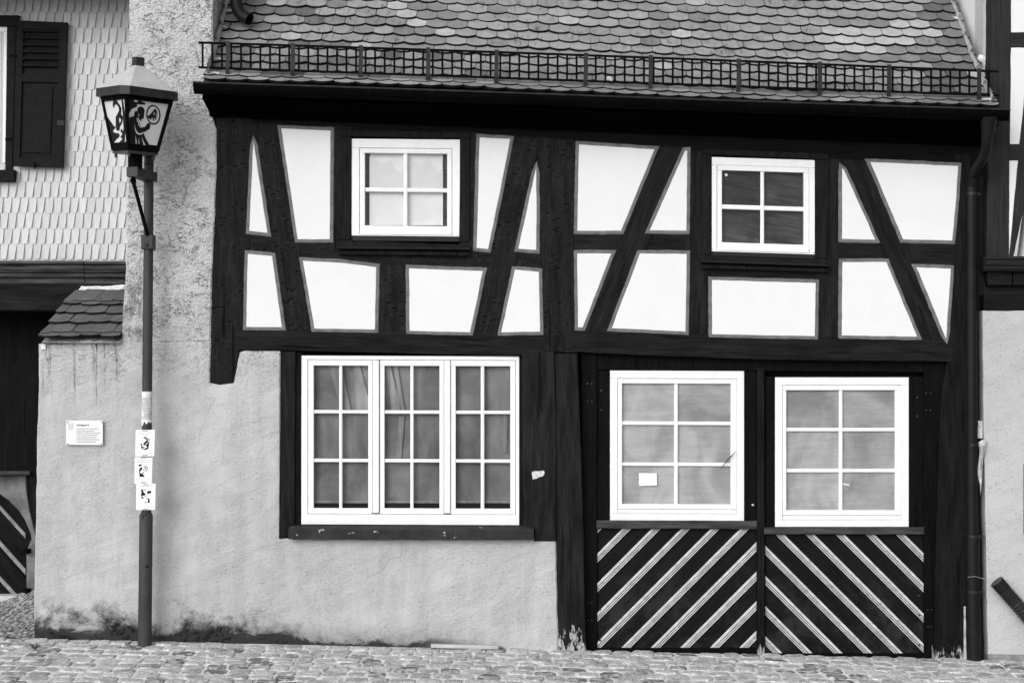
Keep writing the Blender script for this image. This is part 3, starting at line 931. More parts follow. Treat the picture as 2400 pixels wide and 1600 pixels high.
LL = gate_leaf(1399, 1774, 866, (1430,868,1744,1219), [(1458,1581),(1589,1713)], [(898,987.5),(994.5,1084),(1090.5,1180.5)], 0.004, (1219,1238), 1534, (1459, 69.2, 1517), -1, 1429.5, 1745, 31)
RL = gate_leaf(1793, 2166, 882, (1817,884,2130,1234), [(1843,1967),(1975,2098)], [(914,1003),(1010,1099),(1106,1195)], 0.000, (1236,1252), 1541, (1818, 70.6, 1530), 1, 1816.5, 2130.5, 32)
b = MB(); b.prism(wobble(xz([(1774.5,862),(1792,862),(1792.5,1541),(1775.5,1539)], YG-0.03), 0.08, 0.001, 3), YG-0.03, YG+0.06, 0.006)
b.build('cover_strip', mat_timber(math.pi/2, 0, 0.12, 0.016), LL)
b = MB(); b.tube([P(1765,1183,YG), P(1765,1183,YG-0.03)], 0.014, 14); b.dome(P(1765,1183,YG-0.03), 0.018, flat=0.8, n=14, rings=4); b.build('door_knob', simple('brass_knob', 0.30, 0.25, 0.1, 20, 0, 0.5, 1.0), LL, True)
for x, y in ((1409,915),(1410,960)): rivet(LL, x, y, YG-0.0005, 0.009)
for x, y in ((2150,931),(2150,975)): rivet(RL, x, y, YG-0.0005, 0.009)
rivet(RL, 2153, 1395, YG+0.012, 0.010); rivet(RL, 2155, 1440, YG-0.004, 0.010); rivet(RL, 2155, 1510, YG-0.004, 0.010); rivet(LL, 1407, 1428, YG-0.004, 0.010); rivet(LL, 1407, 1500, YG-0.004, 0.010)

# ---- eaves: soffit, fascia, gutter
XL, XR = -2.645, 4.15
YE = -0.40                      # lower edge of the first tile course
def zg_line(X):                 # top front edge of the gutter
    a = P(456, 194, YE-0.09); c = P(2366, 258, YE-0.09)
    return a.z + (X-a.x)/(c.x-a.x)*(c.z-a.z)
def sag(X): return 0.012*math.sin((X-XL)/(XR-XL)*math.pi*2.1)
def zw_line(X):                 # where the eaves board meets the wall
    a, c = P(500, 274, 0), P(2300, 342, 0)
    return a.z + (X-a.x)/(c.x-a.x)*(c.z-a.z)
def soff(x):
    zf, zw = zg_line(x), zw_line(x)
    return [(-0.36, zf-0.02), (-0.36, zf-0.115), (-0.30, zf-0.125), (-0.17, zf*0.55+zw*0.45-0.06), (-0.06, zw+0.03), (-0.05, zw), (0.01, zw), (0.01, zf-0.02)]
b = MB()
NS = 24
for i in range(NS):
    x0 = XL + (XR-XL)*i/NS; x1 = XL + (XR-XL)*(i+1)/NS
    A0, A1 = soff(x0), soff(x1)
    for k in range(len(A0)):
        k2 = (k+1) % len(A0)
        b.face([(x0,)+A0[k], (x1,)+A1[k], (x1,)+A1[k2], (x0,)+A0[k2]])
for x in (XL, XR): b.face([(x,)+q for q in soff(x)])
b.build('soffit', simple('black_soffit', 0.0012, 0.9, 0.3, 8, 0.001, 0.01), house)  # even near-black tone over the whole board
gm = MB()
prof = []
GR = 0.068
for k in range(11):
    th = math.pi*k/10
    prof.append((YE-0.022 - GR*math.cos(th), -GR*math.sin(th)*1.25))
prof = [(prof[0][0], 0.008)] + prof                      # back edge
outer_p = prof
inner_p = [(y*1.0 + (0.004 if y < YE-0.022 else -0.004), z+0.004) for y, z in prof][::-1]
full = outer_p + inner_p
gx0, gx1 = P(452,194,YE-0.09).x, P(2368,258,YE-0.09).x
NS = 30
for i in range(NS):
    x0 = gx0 + (gx1-gx0)*i/NS; x1 = gx0 + (gx1-gx0)*(i+1)/NS
    for k in range(len(outer_p)-1):
        k2 = k+1
        gm.face([(x0, outer_p[k][0], zg_line(x0)+outer_p[k][1]+0.2*sag(x0)), (x1, outer_p[k][0], zg_line(x1)+outer_p[k][1]+0.2*sag(x1)), (x1, outer_p[k2][0], zg_line(x1)+outer_p[k2][1]+0.2*sag(x1)), (x0, outer_p[k2][0], zg_line(x0)+outer_p[k2][1]+0.2*sag(x0))])
me = gm.mesh('gutter', M['gutter'], True)
weld(me)
gut = link('gutter', me, house)
for x in (gx0, gx1):
    b = MB(); b.face([(x, y, zg_line(x)+z+0.2*sag(x)) for y, z in outer_p]); b.build('stop_end', M['gutter'], gut)
b = MB(); ptsg = [(gx0 + (gx1-gx0)*i/30) for i in range(31)]
b.tube([(x, YE-0.022-GR-0.002, zg_line(x)+0.2*sag(x)+0.002) for x in ptsg], 0.0085, 8); b.build('rolled_rim', simple('worn_rim', 0.022, 0.5, 0.4, 10, 0.001, 0.2), gut, True)
for px in (681, 866, 1012, 1355, 1541, 1760, 2000, 2130):
    x = P(px, 200, YE-0.09).x
    b = MB(); pr = [(y-0.003 if y < YE-0.02 else y, z-0.003) for y, z in outer_p]
    for k in range(len(pr)-1):
        b.face([(x-0.012, pr[k][0], zg_line(x)+pr[k][1]),(x+0.012, pr[k][0], zg_line(x)+pr[k][1]),(x+0.012, pr[k+1][0], zg_line(x)+pr[k+1][1]),(x-0.012, pr[k+1][0], zg_line(x)+pr[k+1][1])])
    b.build('gutter_bracket', M['iron'], gut)

# ---- roof
S0, S1, SB = R(36), R(47), 1.1     # slope at the eave, slope higher up, length of the bellcast
NPR = 200; PRS = 6.0
_prof = [(0.0, 0.0)]
for i in range(NPR):
    s_ = PRS*(i+0.5)/NPR
    a_ = S0 + (S1-S0)*min(1.0, s_/SB)
    y_, z_ = _prof[-1]
    _prof.append((y_ + math.cos(a_)*PRS/NPR, z_ + math.sin(a_)*PRS/NPR))
def roof(X, s_):
    """point, slope angle on the tiled plane at X, distance s up from the eave"""
    t = max(0, min(0.9999, s_/PRS))*NPR; i = int(t); f = t-i
    y_ = _prof[i][0]*(1-f) + _prof[i+1][0]*f; z_ = _prof[i][1]*(1-f) + _prof[i+1][1]*f
    a_ = S0 + (S1-S0)*min(1.0, s_/SB)
    wav = sag(X)*0.8 + 0.010*mn.noise(Vector((X*1.1, s_*1.5, 2)))
    return Vector((X, YE + y_, zg_line(X) + 0.004 + z_ + wav)), a_
def s_at(py, px):
    lo, hi = 0, PRS*0.99
    for _ in range(40):
        mid = (lo+hi)/2
        X = (px-1200)/F*(D+roof(0, mid)[0].y)
        if to_px(roof(X, mid)[0])[1] > py: lo = mid
        else: hi = mid
    return lo
b = MB(); NI, NJ = 40, 50
grid = [[None]*(NJ+1) for _ in range(NI+1)]
for i in range(NI+1):
    for j in range(NJ+1):
        X = XL + (XR-XL)*i/NI
        p, a_ = roof(X, PRS*0.98*j/NJ)
        nrm = Vector((0, -math.sin(a_), math.cos(a_)))
        grid[i][j] = p - nrm*0.010
for i in range(NI):
    for j in range(NJ):
        b.face([grid[i][j], grid[i+1][j], grid[i+1][j+1], grid[i][j+1]])
# rear slope down from the ridge
rz0, rz1 = grid[0][NJ], grid[NI][NJ]
b.face([rz0, rz1, (rz1.x, rz1.y+3.4, 4.5), (rz0.x, rz0.y+3.4, 4.5)])
ROOF = b.build('roof', simple('roof_battens', 0.03, 0.9, 0.2, 6), house)

TW, TL, TT = 0.180, 0.300, 0.023
def tile_mesh(name, mat, w=TW, L=TL, arc=0.036, thick=TT, lift=0.040, edge=None):
    b = MB(); n = 8
    lowr = []
    for k in range(n+1):
        u = -w/2 + w*k/n
        lowr.append((u, arc*(2*u/w)**2))
    top = [(u, v, lift*(1-v/L)) for u, v in lowr] + [(w/2, L, 0), (-w/2, L, 0)]
    bot = [(u, v, z-thick) for u, v, z in top]
    nn = len(top); b.v += top + bot
    b.f.append(tuple(range(nn))); b.m.append(0)
    for k in range(nn):
        k2 = (k+1) % nn
        if k == n+1: continue
        b.f.append((k, nn+k, nn+k2, k2)); b.m.append(1 if edge else 0)
    return b.mesh(name, [mat, edge] if edge else mat)
M['tile'] = mat_tile('clay_tile', 0.265, 'obj', 0.11, 0.85)
M['tile_mid'] = mat_tile('greyer_tile', 0.20, 'obj', 0.12, 0.85)
M['tile_light'] = mat_tile('pale_new_tile', 0.38, 'obj', 0.10, 0.25)
M['tile_dark'] = mat_tile('sooty_tile', 0.135, 'obj', 0.30, 0.9)
M['tile_mossy'] = mat_tile('weathered_tile', 0.20, 'obj', 0.45, 1.0, 0.35)
M['tile_j'] = mat_tile('clay_tile_far', 0.245, 'isl', 0.11, 0.85)
M['tile_edge'] = simple('grimy_shaded_tile_edge', 0.012, 0.95, 0.4, 20, 0.002, 0.05)  # dirty edge, darkened further to paint the shadow line under each tile
TM = {k: tile_mesh('roof_tile', M[k], edge=M['tile_edge']) for k in ('tile', 'tile_mid', 'tile_light', 'tile_dark', 'tile_mossy')}
EXPO = 0.135
rr = random.Random(11)
tiles = []
NROW = 24
for r in range(NROW):
    s_ = 0.0 + (0.0 if r == 0 else 0.075 + EXPO*(r-1))
    off = (TW+0.003)/2 if r % 2 else 0.0
    x = XL + 0.02 - off + rr.uniform(-.012, .012)
    k = 0
    while x < XR - 0.02:
        wv = TW + 0.004
        cx = x + wv/2
        scx = 1.0
        if cx + wv/2 > XR: scx = max(0.25, (XR - x)/wv); cx = x + wv*scx/2
        if x < XL: scx = max(0.3, (x+wv-XL)/wv); cx = XL + wv*scx/2
        tiles.append((r, cx, s_ + rr.uniform(-.006, .006), scx, rr.uniform(-.022, .022), rr.uniform(-.003, .003)))
        x += wv
# tones read off the photograph: pale replacement tiles in diagonal runs, darker right end and left corner
LIGHT = [(657,14),(928,3),(950,24),(975,45),(993,66),(1050,86),(850,113),(662,92),(1635,17),(1350,60),(1850,2),(1760,2),(1805,3),(2280,190),(1845,155),(1575,100),(1560,160)]
def in_patch(px, py):
    rows_ = ((70, 2062, 2165), (91, 1940, 2185), (112, 1915, 2165), (132, 1950, 2100))
    return any(abs(py-y) < 10.5 and a < px < c for y, a, c in rows_)
def tile_key(c, s_, r):
    p, a_ = roof(c, s_ + EXPO*0.4)
    px, py = to_px(p)
    if in_patch(px, py): return 'tile_light'
    for lx, ly in LIGHT:
        if abs(px-lx) < 24 and abs(py-ly) < 10: return 'tile_light'
    q = rr.random()
    if px > 2170: return 'tile_dark' if q < 0.8 else 'tile_mid'
    if px > 1960: return 'tile_mid' if q < 0.8 else 'tile'
    if px < 640 and py < 90: return 'tile_dark' if q < 0.7 else 'tile_mid'
    if px < 1080 and py > 30: return 'tile_mossy' if q < 0.40 else ('tile_mid' if q < 0.6 else 'tile')
    if r <= 1: return 'tile_mid' if q < 0.6 else 'tile_mossy'
    return 'tile_mid' if q < 0.15 else 'tile'
def tile_mtx(c, s_, scx, rz, dn):
    p, a_ = roof(c, s_)
    p2, _ = roof(c+0.05, s_)
    ex = (p2-p).normalized()
    ey = Vector((0, math.cos(a_), math.sin(a_)))
    en = ex.cross(ey).normalized(); ey = en.cross(ex)
    m_ = Matrix(((ex.x, ey.x, en.x, p.x), (ex.y, ey.y, en.y, p.y), (ex.z, ey.z, en.z, p.z), (0, 0, 0, 1)))
    return m_ @ Matrix.Translation((0, 0, 0.012+dn)) @ Matrix.Rotation(rz, 4, 'Z') @ Matrix.Diagonal((scx, 1, 1, 1))
def tvis(t):
    p, _ = roof(t[1], t[2] + 0.05)
    px, py = to_px(p)
    if not (-20 < py < 300): return -1
    guard = 105 + (px-465)*0.0345 < py < 160 + (px-465)*0.0345
    return 1.0 + (0 if guard else 1.0) - (0.8 if py < 8 else 0)
rank = sorted(range(len(tiles)), key=lambda i: -tvis(tiles[i]))[:300]
rset = set(i for i in rank if tvis(tiles[i]) > 0)
jm = MB()
jm_keys = []
MATIDX = {'tile': 0, 'tile_light': 1, 'tile_dark': 2, 'tile_mossy': 3, 'tile_mid': 0}
for i, t in enumerate(tiles):
    r, cx, s_, scx, rz, dn = t
    key = tile_key(cx, s_, r)
    mtx = tile_mtx(cx, s_, scx, rz, dn)
    if i in rset:
        o = bpy.data.objects.new('roof_tile', TM[key]); COL.objects.link(o); o.parent = ROOF; o.matrix_basis = mtx
    else:
        b0 = len(jm.v); mm = TM[key]
        jm.v += [tuple(mtx @ v.co) for v in mm.vertices]
        for f in mm.polygons:
            jm.f.append(tuple(b0 + q for q in f.vertices)); jm.m.append(MATIDX[key] if f.material_index == 0 else 4)
o = jm.build('roof_tiles', [M['tile_j'], mat_tile('pale_tile_far', 0.36, 'isl', 0.1, 0.3), mat_tile('sooty_tile_far', 0.11, 'isl', 0.3, 0.9), mat_tile('weathered_tile_far', 0.17, 'isl', 0.45, 1.0, 0.35), M['tile_edge']], house)
o['kind'] = 'stuff'

# lead soakers along both verges
def flashing(side):
    X = XL if side < 0 else XR
    for k in range(9):
        s0 = 0.10 + k*EXPO*2; s1 = s0 + EXPO*2.1
        p0, a0 = roof(X, s0); p1, a1 = roof(X, s1)
        n0 = Vector((0, -math.sin(a0), math.cos(a0)))
        h0, h1 = (0.150, 0.100) if side < 0 else (0.105, 0.075)
        j = random.uniform(-.012, .012)
        inn = 0.022*side
        b = MB()
        up = [p0 + n0*0.045, p1 + n0*0.040, p1 + n0*h1, p0 + n0*(h0+j)]
        b.face([(q.x - inn*2, q.y, q.z) for q in up]); b.face([(q.x - inn*2.4, q.y, q.z) for q in up])
        fl_w = random.choice((0.012, 0.05, 0.09, 0.02, 0.10))
        ft = [p0 + n0*0.047, p0 + n0*0.047 + Vector((-side*fl_w, 0, 0.0)), p0 + n0*0.044 + Vector((-side*fl_w*0.9, 0.030, 0.028)), p0 + n0*0.044 + Vector((0, 0.035, 0.035))]
        b.face([(q.x - inn*2, q.y, q.z) for q in ft])
        b.build('flashing', M['lead'], ROOF)
flashing(-1); flashing(1)

# snow guard
YSG = -0.33
def sgz(px, top=True):
    t = (px-465)/(2340-465)
    y = (100 + 68*t) if top else (158 + 66*t)
    if top: y -= 3*math.sin(t*math.pi)
    return P(px, y, YSG)
SG = None
xs_ = [465 + (2340-465)*i/30 for i in range(31)]
SG = bpy.data.objects.new('snow_guard', None); COL.objects.link(SG); SG.parent = house
SG.matrix_parent_inverse = Matrix.Translation(-house.location)
for top in (True, False):
    b = MB()
    for a, c in zip(xs_[:-1], xs_[1:]):
        p, q = sgz(a, top), sgz(c, top)
        A = [(p.x,YSG-0.004,p.z-0.009),(p.x,YSG+0.010,p.z-0.009),(p.x,YSG+0.010,p.z+0.009),(p.x,YSG-0.004,p.z+0.009)]
        B = [(q.x,YSG-0.004,q.z-0.009),(q.x,YSG+0.010,q.z-0.009),(q.x,YSG+0.010,q.z+0.009),(q.x,YSG-0.004,q.z+0.009)]
        for k in range(4):
            k2 = (k+1) % 4
            b.face([A[k], B[k], B[k2], A[k2]])
    link('rail', weld(b.mesh('rail', M['iron']), False), SG)
px = 475.0
while px < 2335:
    t, u = sgz(px, True), sgz(px, False)
    b = MB()
    hw = 0.0085
    b.obox((t+u)/2, Vector((1,0,0)), Vector((0,1,0)), (t-u).normalized(), hw, 0.003, (t-u).length/2 - 0.007)
    b.build('bar', M['iron'], SG)
    px += 22.5 + random.uniform(-.3, .3)
for px in (535, 687, 846, 1004, 1164, 1373, 1525, 1731, 1921, 2083, 2294):
    t, u = sgz(px, True), sgz(px, False)
    b = MB()
    y0 = YSG - 0.016
    hw = 0.018
    # the strap: down the front of the fence, then kicking back to the roof
    path = [t + Vector((0, -0.012, 0.016)), t*0.45 + u*0.55 + Vector((0, -0.014, 0)), u + Vector((-0.003, -0.020, 0.005)), u + Vector((-0.004, -0.010, -0.060)), u + Vector((-0.004, 0.050, -0.075))]
    for i in range(len(path)-1):
        p, q = path[i], path[i+1]
        dd = (q-p).normalized(); ax = Vector((1,0,0)); nn = ax.cross(dd).normalized()
        b.obox((p+q)/2, ax, nn, dd, hw, 0.003, (q-p).length/2+0.002)
    b.build('bracket', M['strap'], SG)

# old spout that empties on to the tiles at the top left
sp = [P(552,-120,0.30), P(552,-30,0.28), P(553,5,0.27), P(557,24,0.25), P(568,38,0.22), P(585,46,0.19)]
b = MB(); b.tube(sp, 0.054, 16, cap=False); b.tube([q + Vector((0, 0, 0)) for q in sp], 0.050, 16, cap=False)
b.build('spout', M['pipe'], house, True)

# downpipe on the right: hopper, swan neck, pipe, sockets and clips
DP = MB()
zt = lambda px: zg_line(P(px, 262, YE).x)
c0 = P(2317, 262, YE-0.02)
path = [Vector((c0.x, YE-0.02, zg_line(c0.x)-0.05)), P(2316, 305, YE), P(2313, 322, YE+0.01), P(2311, 350, YE+0.05), P(2303, 372, YE+0.13), P(2290, 392, YE+0.26), P(2281, 412, YE+0.36), P(2277, 440, YE+0.395)]
DP.tube(path, [0.075, 0.058, 0.046, 0.046, 0.046, 0.046, 0.046, 0.048], 18)
yb_ = YE+0.395
DP.tube([P(2277,438,yb_), P(2277,800,yb_), P(2278,1200,yb_), P(2279,1262,yb_)], 0.050, 18)
DP.tube([P(2279,1255,yb_), P(2280,1400,yb_), P(2282,1500,yb_), P(2283,1553,yb_)], 0.062, 18)
dp = DP.build('downpipe', M['pipe'], house, True)
for y in (455, 1042, 1255, 1385):
    b = MB(); c = P(2277.5 + (y-455)*0.004, y, yb_)
    rad = 0.055 if y < 1200 else 0.067
    b.tube([c + Vector((0,0,-0.012)), c + Vector((0,0,0.012))], rad, 20); b.box(c.x+rad*0.6, c.x+rad+0.02, c.y-0.01, c.y+0.01, c.z-0.01, c.z+0.01)
    b.build('pipe_clip', simple('clip', 0.012, 0.4, 0.3, 10), dp, True)
for y in (873, 992):
    b = MB(); c = P(2278, y, yb_); b.tube([c + Vector((0,0,-0.02)), c + Vector((0,0,0.02))], 0.0535, 20); b.build('pipe_socket', M['pipe'], dp, True)
b = MB(); b.tube([P(2268,1352,yb_-0.063), P(2285,1350,yb_-0.07), P(2300,1354,yb_-0.05), P(2322,1358,-0.06), P(2330,1352,-0.07), P(2326,1340,-0.07), P(2318,1339,-0.07)], 0.0022, 6)
b.build('wire_tie', simple('bare_wire', 0.3, 0.4, 0.1, 20), dp)
b = MB(); b.prism(wobble(xz([(2259,1420),(2263,1420),(2265,1546),(2259,1546)], -0.01), 0.05, 0.003, 5), -0.012, -0.004, 0.001); b.build('splinter', simple('bare_wood', 0.35, 0.8, 0.3, 20), house)

# ---- coping of small tiles on the low wall
CX0, CX1 = P(88,800,-0.06).x, P(283,800,0).x + 0.01
cz0 = P(88,800,-0.06).z
CA = R(23.7)
CT = {k: tile_mesh('coping_tile', m_, 0.178, 0.40, 0.030, 0.019, 0.038, M['tile_edge']) for k, m_ in (('a', mat_tile('dark_slate_tile', 0.10, 'obj', 0.15, 0.3, 0.25)), ('b', mat_tile('dark_slate_tile_speckled', 0.10, 'obj', 0.15, 0.3, 0.9)))}
b = MB()
run, rise = 1.27, 1.27*math.tan(CA)
b.sweep_x([(-0.045, cz0-0.012), (1.22, cz0-0.012), (1.22, cz0-0.012+rise)], CX0+0.03, CX1)
cop = b.build('wall_coping', M['plaster'], house)
rr = random.Random(4)
row_s = [0.0, 0.070, 0.315, 0.555, 0.770, 0.850]
for r, s0 in enumerate(row_s):
    off = 0.0 if r % 2 == 0 else -0.09
    x = CX0 + off
    while x < CX1:
        wv = 0.182
        a_, c_ = max(x, CX0), min(x+wv, CX1)
        if c_ - a_ > 0.03:
            sc_ = (c_-a_)/wv
            p = Vector(((a_+c_)/2, -0.06 + math.cos(CA)*s0, cz0 + math.sin(CA)*s0))
            ey = Vector((0, math.cos(CA), math.sin(CA))); en = Vector((0, -math.sin(CA), math.cos(CA)))
            m_ = Matrix(((1, 0, 0, p.x), (0, ey.y, en.y, p.y), (0, ey.z, en.z, p.z), (0, 0, 0, 1)))
            m_ = m_ @ Matrix.Translation((0, rr.uniform(-.018, .018), 0.018)) @ Matrix.Rotation(rr.uniform(-.07, .07), 4, 'Z') @ Matrix.Rotation(rr.uniform(-.02, .03), 4, 'Y') @ Matrix.Diagonal((sc_, 1, 1, 1))
            o = bpy.data.objects.new('coping_tile', CT['b' if r >= 4 else 'a']); COL.objects.link(o); o.parent = cop; o.matrix_basis = m_
        x += wv
b = MB(); q = [(180,684),(190,670),(240,671),(292,667),(292,683),(260,684),(235,682),(210,684),(195,683)]
b.prism(wobble(xz(q, 1.12), 0.03, 0.008, 3), 1.12, 1.20, 0.012); b.build('mortar_fillet', M['mortar'], cop)
b = MB(); b.prism(xz([(95,806),(107,806),(107,819),(95,819)], -0.012), -0.012, 0.02, 0.003); b.build('mortar_lump', M['mortar'], cop)

# ================================================================== SHINGLED HOUSE (left)
YS = 1.26
sh = thing('shingled_house', 'house clad in pale tapered shingles above a dark gated passage', 'house', (-5.0, 1.2, 0))
b = MB(); b.box(-8.0, P(330,0,YS).x, YS+0.03, YS+4.0, P(0,640,YS).z, 7.2); b.build('wall', M['dark'], sh)
g = G('shingle_paint')
r_ = g.rnd_obj()
t_ = g.mul(0.55, g.mr(r_, 0, 1, 0.93, 1.04), g.mr(g.noise((18, 18, 3), 4, 0.6), 0.3, 0.7, 0.94, 1.04))
M['shingle'] = g.done(t_, 0.75, g.noise((60, 60, 8), 4, 0.6), 0.0015, 1, 0.25)
def shingle_mesh(i):
    rr = random.Random(i)
    b = MB()
    wt, wb, L, th = 0.0775, 0.048+rr.uniform(-.004, .004), 0.165, 0.006
    sk = rr.uniform(-.008, .000)
    # local: x across, y outwards (negative = street), z up; bottom edge at z=0 stands proud
    fr = [(-wb/2+sk, -0.006, 0), (wb/2+sk, -0.010, 0.001), (wt/2, -0.003, L*0.94), (-wt/2, -0.003, L*0.94)]
    bk = [(x, y+th, z) for x, y, z in fr]
    b.v += fr + bk
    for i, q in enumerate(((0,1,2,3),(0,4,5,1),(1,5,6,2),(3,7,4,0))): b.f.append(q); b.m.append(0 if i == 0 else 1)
    return b.mesh('shingle', [M['shingle'], M['edge_shade']])
M['edge_shade'] = simple('shingle_edge_shade', 0.10, 0.95, 0.3, 20, 0, 0.05)  # shade line beside each shingle, put into the colour of its side faces
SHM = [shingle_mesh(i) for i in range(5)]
# backing course so that the gaps between tapered shingles show more shingle
b = MB(); b.box(-8.0, P(318,0,YS).x, YS+0.004, YS+0.028, P(0,614,YS).z, 7.2); 
gg = G('shingle_paint_sheet'); M['shingle_b'] = gg.done(0.50, 0.8, None)
b.build('shingle_backing', M['shingle_b'], sh)
rr = random.Random(8)
rowp = 36.1
ys_b = [608 - rowp*k for k in range(19)]
cnt = 0
for k, py in enumerate(ys_b):
    px = 305 + (9.8 if k % 2 else 0) + rr.uniform(-2, 2)
    tilt = 0.0
    while px > -14:
        covered = (30 < px < 150 and 62 < py-18 < 380) or (px < 20 and 70 < py < 400)
        if not covered and py > -20 and cnt < 300:
            p = P(px, py, YS)
            o = bpy.data.objects.new('shingle', SHM[rr.randrange(5)]); COL.objects.link(o); o.parent = sh
            o.matrix_parent_inverse = Matrix.Translation(-sh.location)
            o.matrix_basis = Matrix.Translation(p + Vector((0, 0, rr.uniform(-.003, .003)))) @ Matrix.Rotation(rr.uniform(-.015, .03) , 4, 'Y')
            cnt += 1
        px -= 19.6
# eaves above the frame that shade the top course
b = MB(); b.box(-8.0, P(304,0,0.8).x, 0.50, 1.9, P(0,-2,YS).z, P(0,-2,YS).z+0.1); b.build('eaves', mat_timber(0.0, 0, 0, 0.02), sh)

# window and shutter
shut_m = M['louvre']
YW = YS - 0.03
b = MB()
b.prism(xz([(16,62),(38,62),(28,405),(12,405)], YW), YW, YS+0.02, 0.004)
b.prism(xz([(-160,36),(44,36),(40,61),(-160,61)], YW-0.02), YW-0.02, YS+0.02, 0.004)
b.prism(xz([(-160,398),(34,398),(32,425),(-160,425)], YW-0.05), YW-0.05, YS+0.02, 0.004)
W = b.build('window', shut_m, sh)
b = MB()
b.prism(xz([(-150,62),(19,62),(17,75),(-150,75)], YW+0.02), YW+0.02, YS+0.03, 0.003)
b.prism(xz([(9,75.4),(18,75.4),(12,382),(6,382)], YW+0.0204), YW+0.0204, YS+0.03, 0.003)
b.build('window_frame', M['paint'], W)
b = MB(); b.prism(xz([(-150,78),(2,78),(1,382),(-150,382)], YW+0.026), YW+0.026, YS+0.03, 0.004); b.build('sash', M['paint'], W)
YH = YS - 0.085
def sp_(pts, Yf, Yb, name, mat, par, bev=0.003):
    b = MB(); b.prism(xz(pts, Yf), Yf, Yb, bev); return b.build(name, mat, par)
b = MB()
b.prism(xz([(40,48),(158,53),(157,71),(39,67)], YH), YH, YH+0.035, 0.003)          # top rail
b.prism(xz([(37,172),(154,174),(153,194),(36,192)], YH), YH, YH+0.035, 0.003)      # lock rail
b.prism(xz([(31,368),(148,371),(147,393),(30,389)], YH), YH, YH+0.035, 0.003)      # bottom rail
b.prism(xz([(39,67.3),(55,67.6),(46,370),(31,368)], YH+0.0006), YH+0.0006, YH+0.035, 0.003)
b.prism(xz([(138,70.6),(157,71),(148,371),(131,370)], YH+0.0006), YH+0.0006, YH+0.035, 0.003)
b.prism(xz([(39,62),(157,62),(150,385),(32,385)], YH+0.03), YH+0.03, YH+0.034)
SH = b.build('shutter', shut_m, sh)
for k in range(6):
    y0 = 72 + k*16.2
    x0, x1 = 51 - k*0.7, 141 - k*0.7
    b = MB()
    p, q = P(x0, y0, YH), P(x1, y0+1.5, YH)
    b.face([(p.x, YH-0.006, p.z), (q.x, YH-0.006, q.z), (q.x, YH+0.026, q.z+0.035), (p.x, YH+0.026, p.z+0.035)])
    b.obox((p+q)/2 + Vector((0,-0.004,-0.003)), (q-p).normalized(), Vector((0,1,0)), Vector((0,0,1)), (q-p).length/2+0.008, 0.004, 0.005)
    b.build('louvre', shut_m, SH)
b = MB(); b.prism(xz([(55,175),(137,175),(133,372),(47,372)], YH+0.022), YH+0.022, YH+0.03); b.prism(xz([(60,202),(124,204),(118,360),(54,358)], YH+0.010), YH+0.010, YH+0.0215, 0.006)
b.build('shutter_panel', shut_m, SH)
for x, y in ((30,131),(20,327)):
    b = MB(); p = P(x, y, YH-0.01); b.obox(p, Vector((1,0,0)), Vector((0,1,0)), Vector((0,0,1)), 0.03, 0.008, 0.012); b.build('hinge', M['iron'], SH)
sp_([(133,281),(150,282),(150,295),(133,294)], YH-0.008, YH+0.001, 'catch', M['strap'], SH)
b = MB(); b.tube([P(82,380,YH-0.03), P(82,396,YH-0.03)], 0.008, 8); b.dome(P(82,385,YH-0.03), 0.016, (0,-1,0)); b.build('holdback', M['iron'], SH)
# cornice: two lengths of moulding with a joint at x=196
M['cornice'] = mat_timber(0.0, 0, 0.0, 0.13)
def cornice(px0, px1, dz, dy):
    zz = lambda py: P(0, py, YS-0.12).z + dz
    ring = [(YS+0.02, zz(609)), (YS-0.07+dy, zz(610)), (YS-0.115+dy, zz(613)), (YS-0.125+dy, zz(617)), (YS-0.10+dy, zz(620.5)),
            (YS-0.095+dy, zz(621)), (YS-0.125+dy, zz(622)), (YS-0.120+dy, zz(630)), (YS-0.095+dy, zz(637)), (YS-0.07+dy, zz(639.5)),
            (YS-0.105+dy, zz(641)), (YS-0.095+dy, zz(648)), (YS-0.055+dy, zz(651)), (YS-0.055+dy, zz(652.5)), (YS-0.085+dy, zz(654)), (YS-0.075+dy, zz(663)), (YS-0.03+dy, zz(668)), (YS+0.02, zz(668.5))]
    b = MB(); b.sweep_x(ring, P(px0,640,YS-0.12).x, P(px1,640,YS-0.12).x); b.build('cornice', M['cornice'], sh)
cornice(-300, 195.5, 0, 0); cornice(196.5, 330, -0.003, 0.006)
b = MB(); b.prism(wobble(xz([(-400,665),(330,665),(330,728),(-400,728)], YS-0.03), 0.1, 0.004, 4), YS-0.03, YS+0.4, 0.01)
b.build('lintel_beam', mat_timber(0.0, 0, 0, 0.022), sh)
# the passage behind the low wall: soffit, back wall with an arched gate
YB = 1.95
b = MB(); b.box(-8, P(330,0,YS).x, YS+0.1, YB+0.6, P(0,731,YS).z+0.02, P(0,731,YS).z+0.06); b.build('passage_ceiling', mat_timber(0.0, 0, 0, 0.012), sh)
b = MB(); b.prism(xz([(-700,600),(140,600),(140,1108),(-700,1108)], YB-0.05), YB-0.05, YB+0.3); b.build('passage_boarding', mat_timber(math.pi/2, 0, 0, 0.008), sh)
b = MB(); b.prism(xz([(-700,1104),(70,1104),(70,1113),(-700,1113)], YB-0.16), YB-0.16, YB-0.03, 0.01); b.build('ledge', simple('grey_ledge', 0.05, 0.9, 0.3, 12, 0.004, 0.05), sh)
arch = [(-700,1114),(61,1114),(62,1150),(70,1200),(83,1250),(95,1275),(110,1400),(62,1400),(62,1292),(68,1276),(74,1262),(70,1245),(58,1218),(44,1196),(20,1172),(0,1158),(-40,1146),(-120,1140),(-240,1150),(-330,1200),(-360,1400),(-700,1400)]
M['arch'] = simple('shaded_passage_plaster', 0.17, 0.95, 0.35, 5, 0.01, 0.05)  # plaster darkened in its colour to stand for the deep passage shade
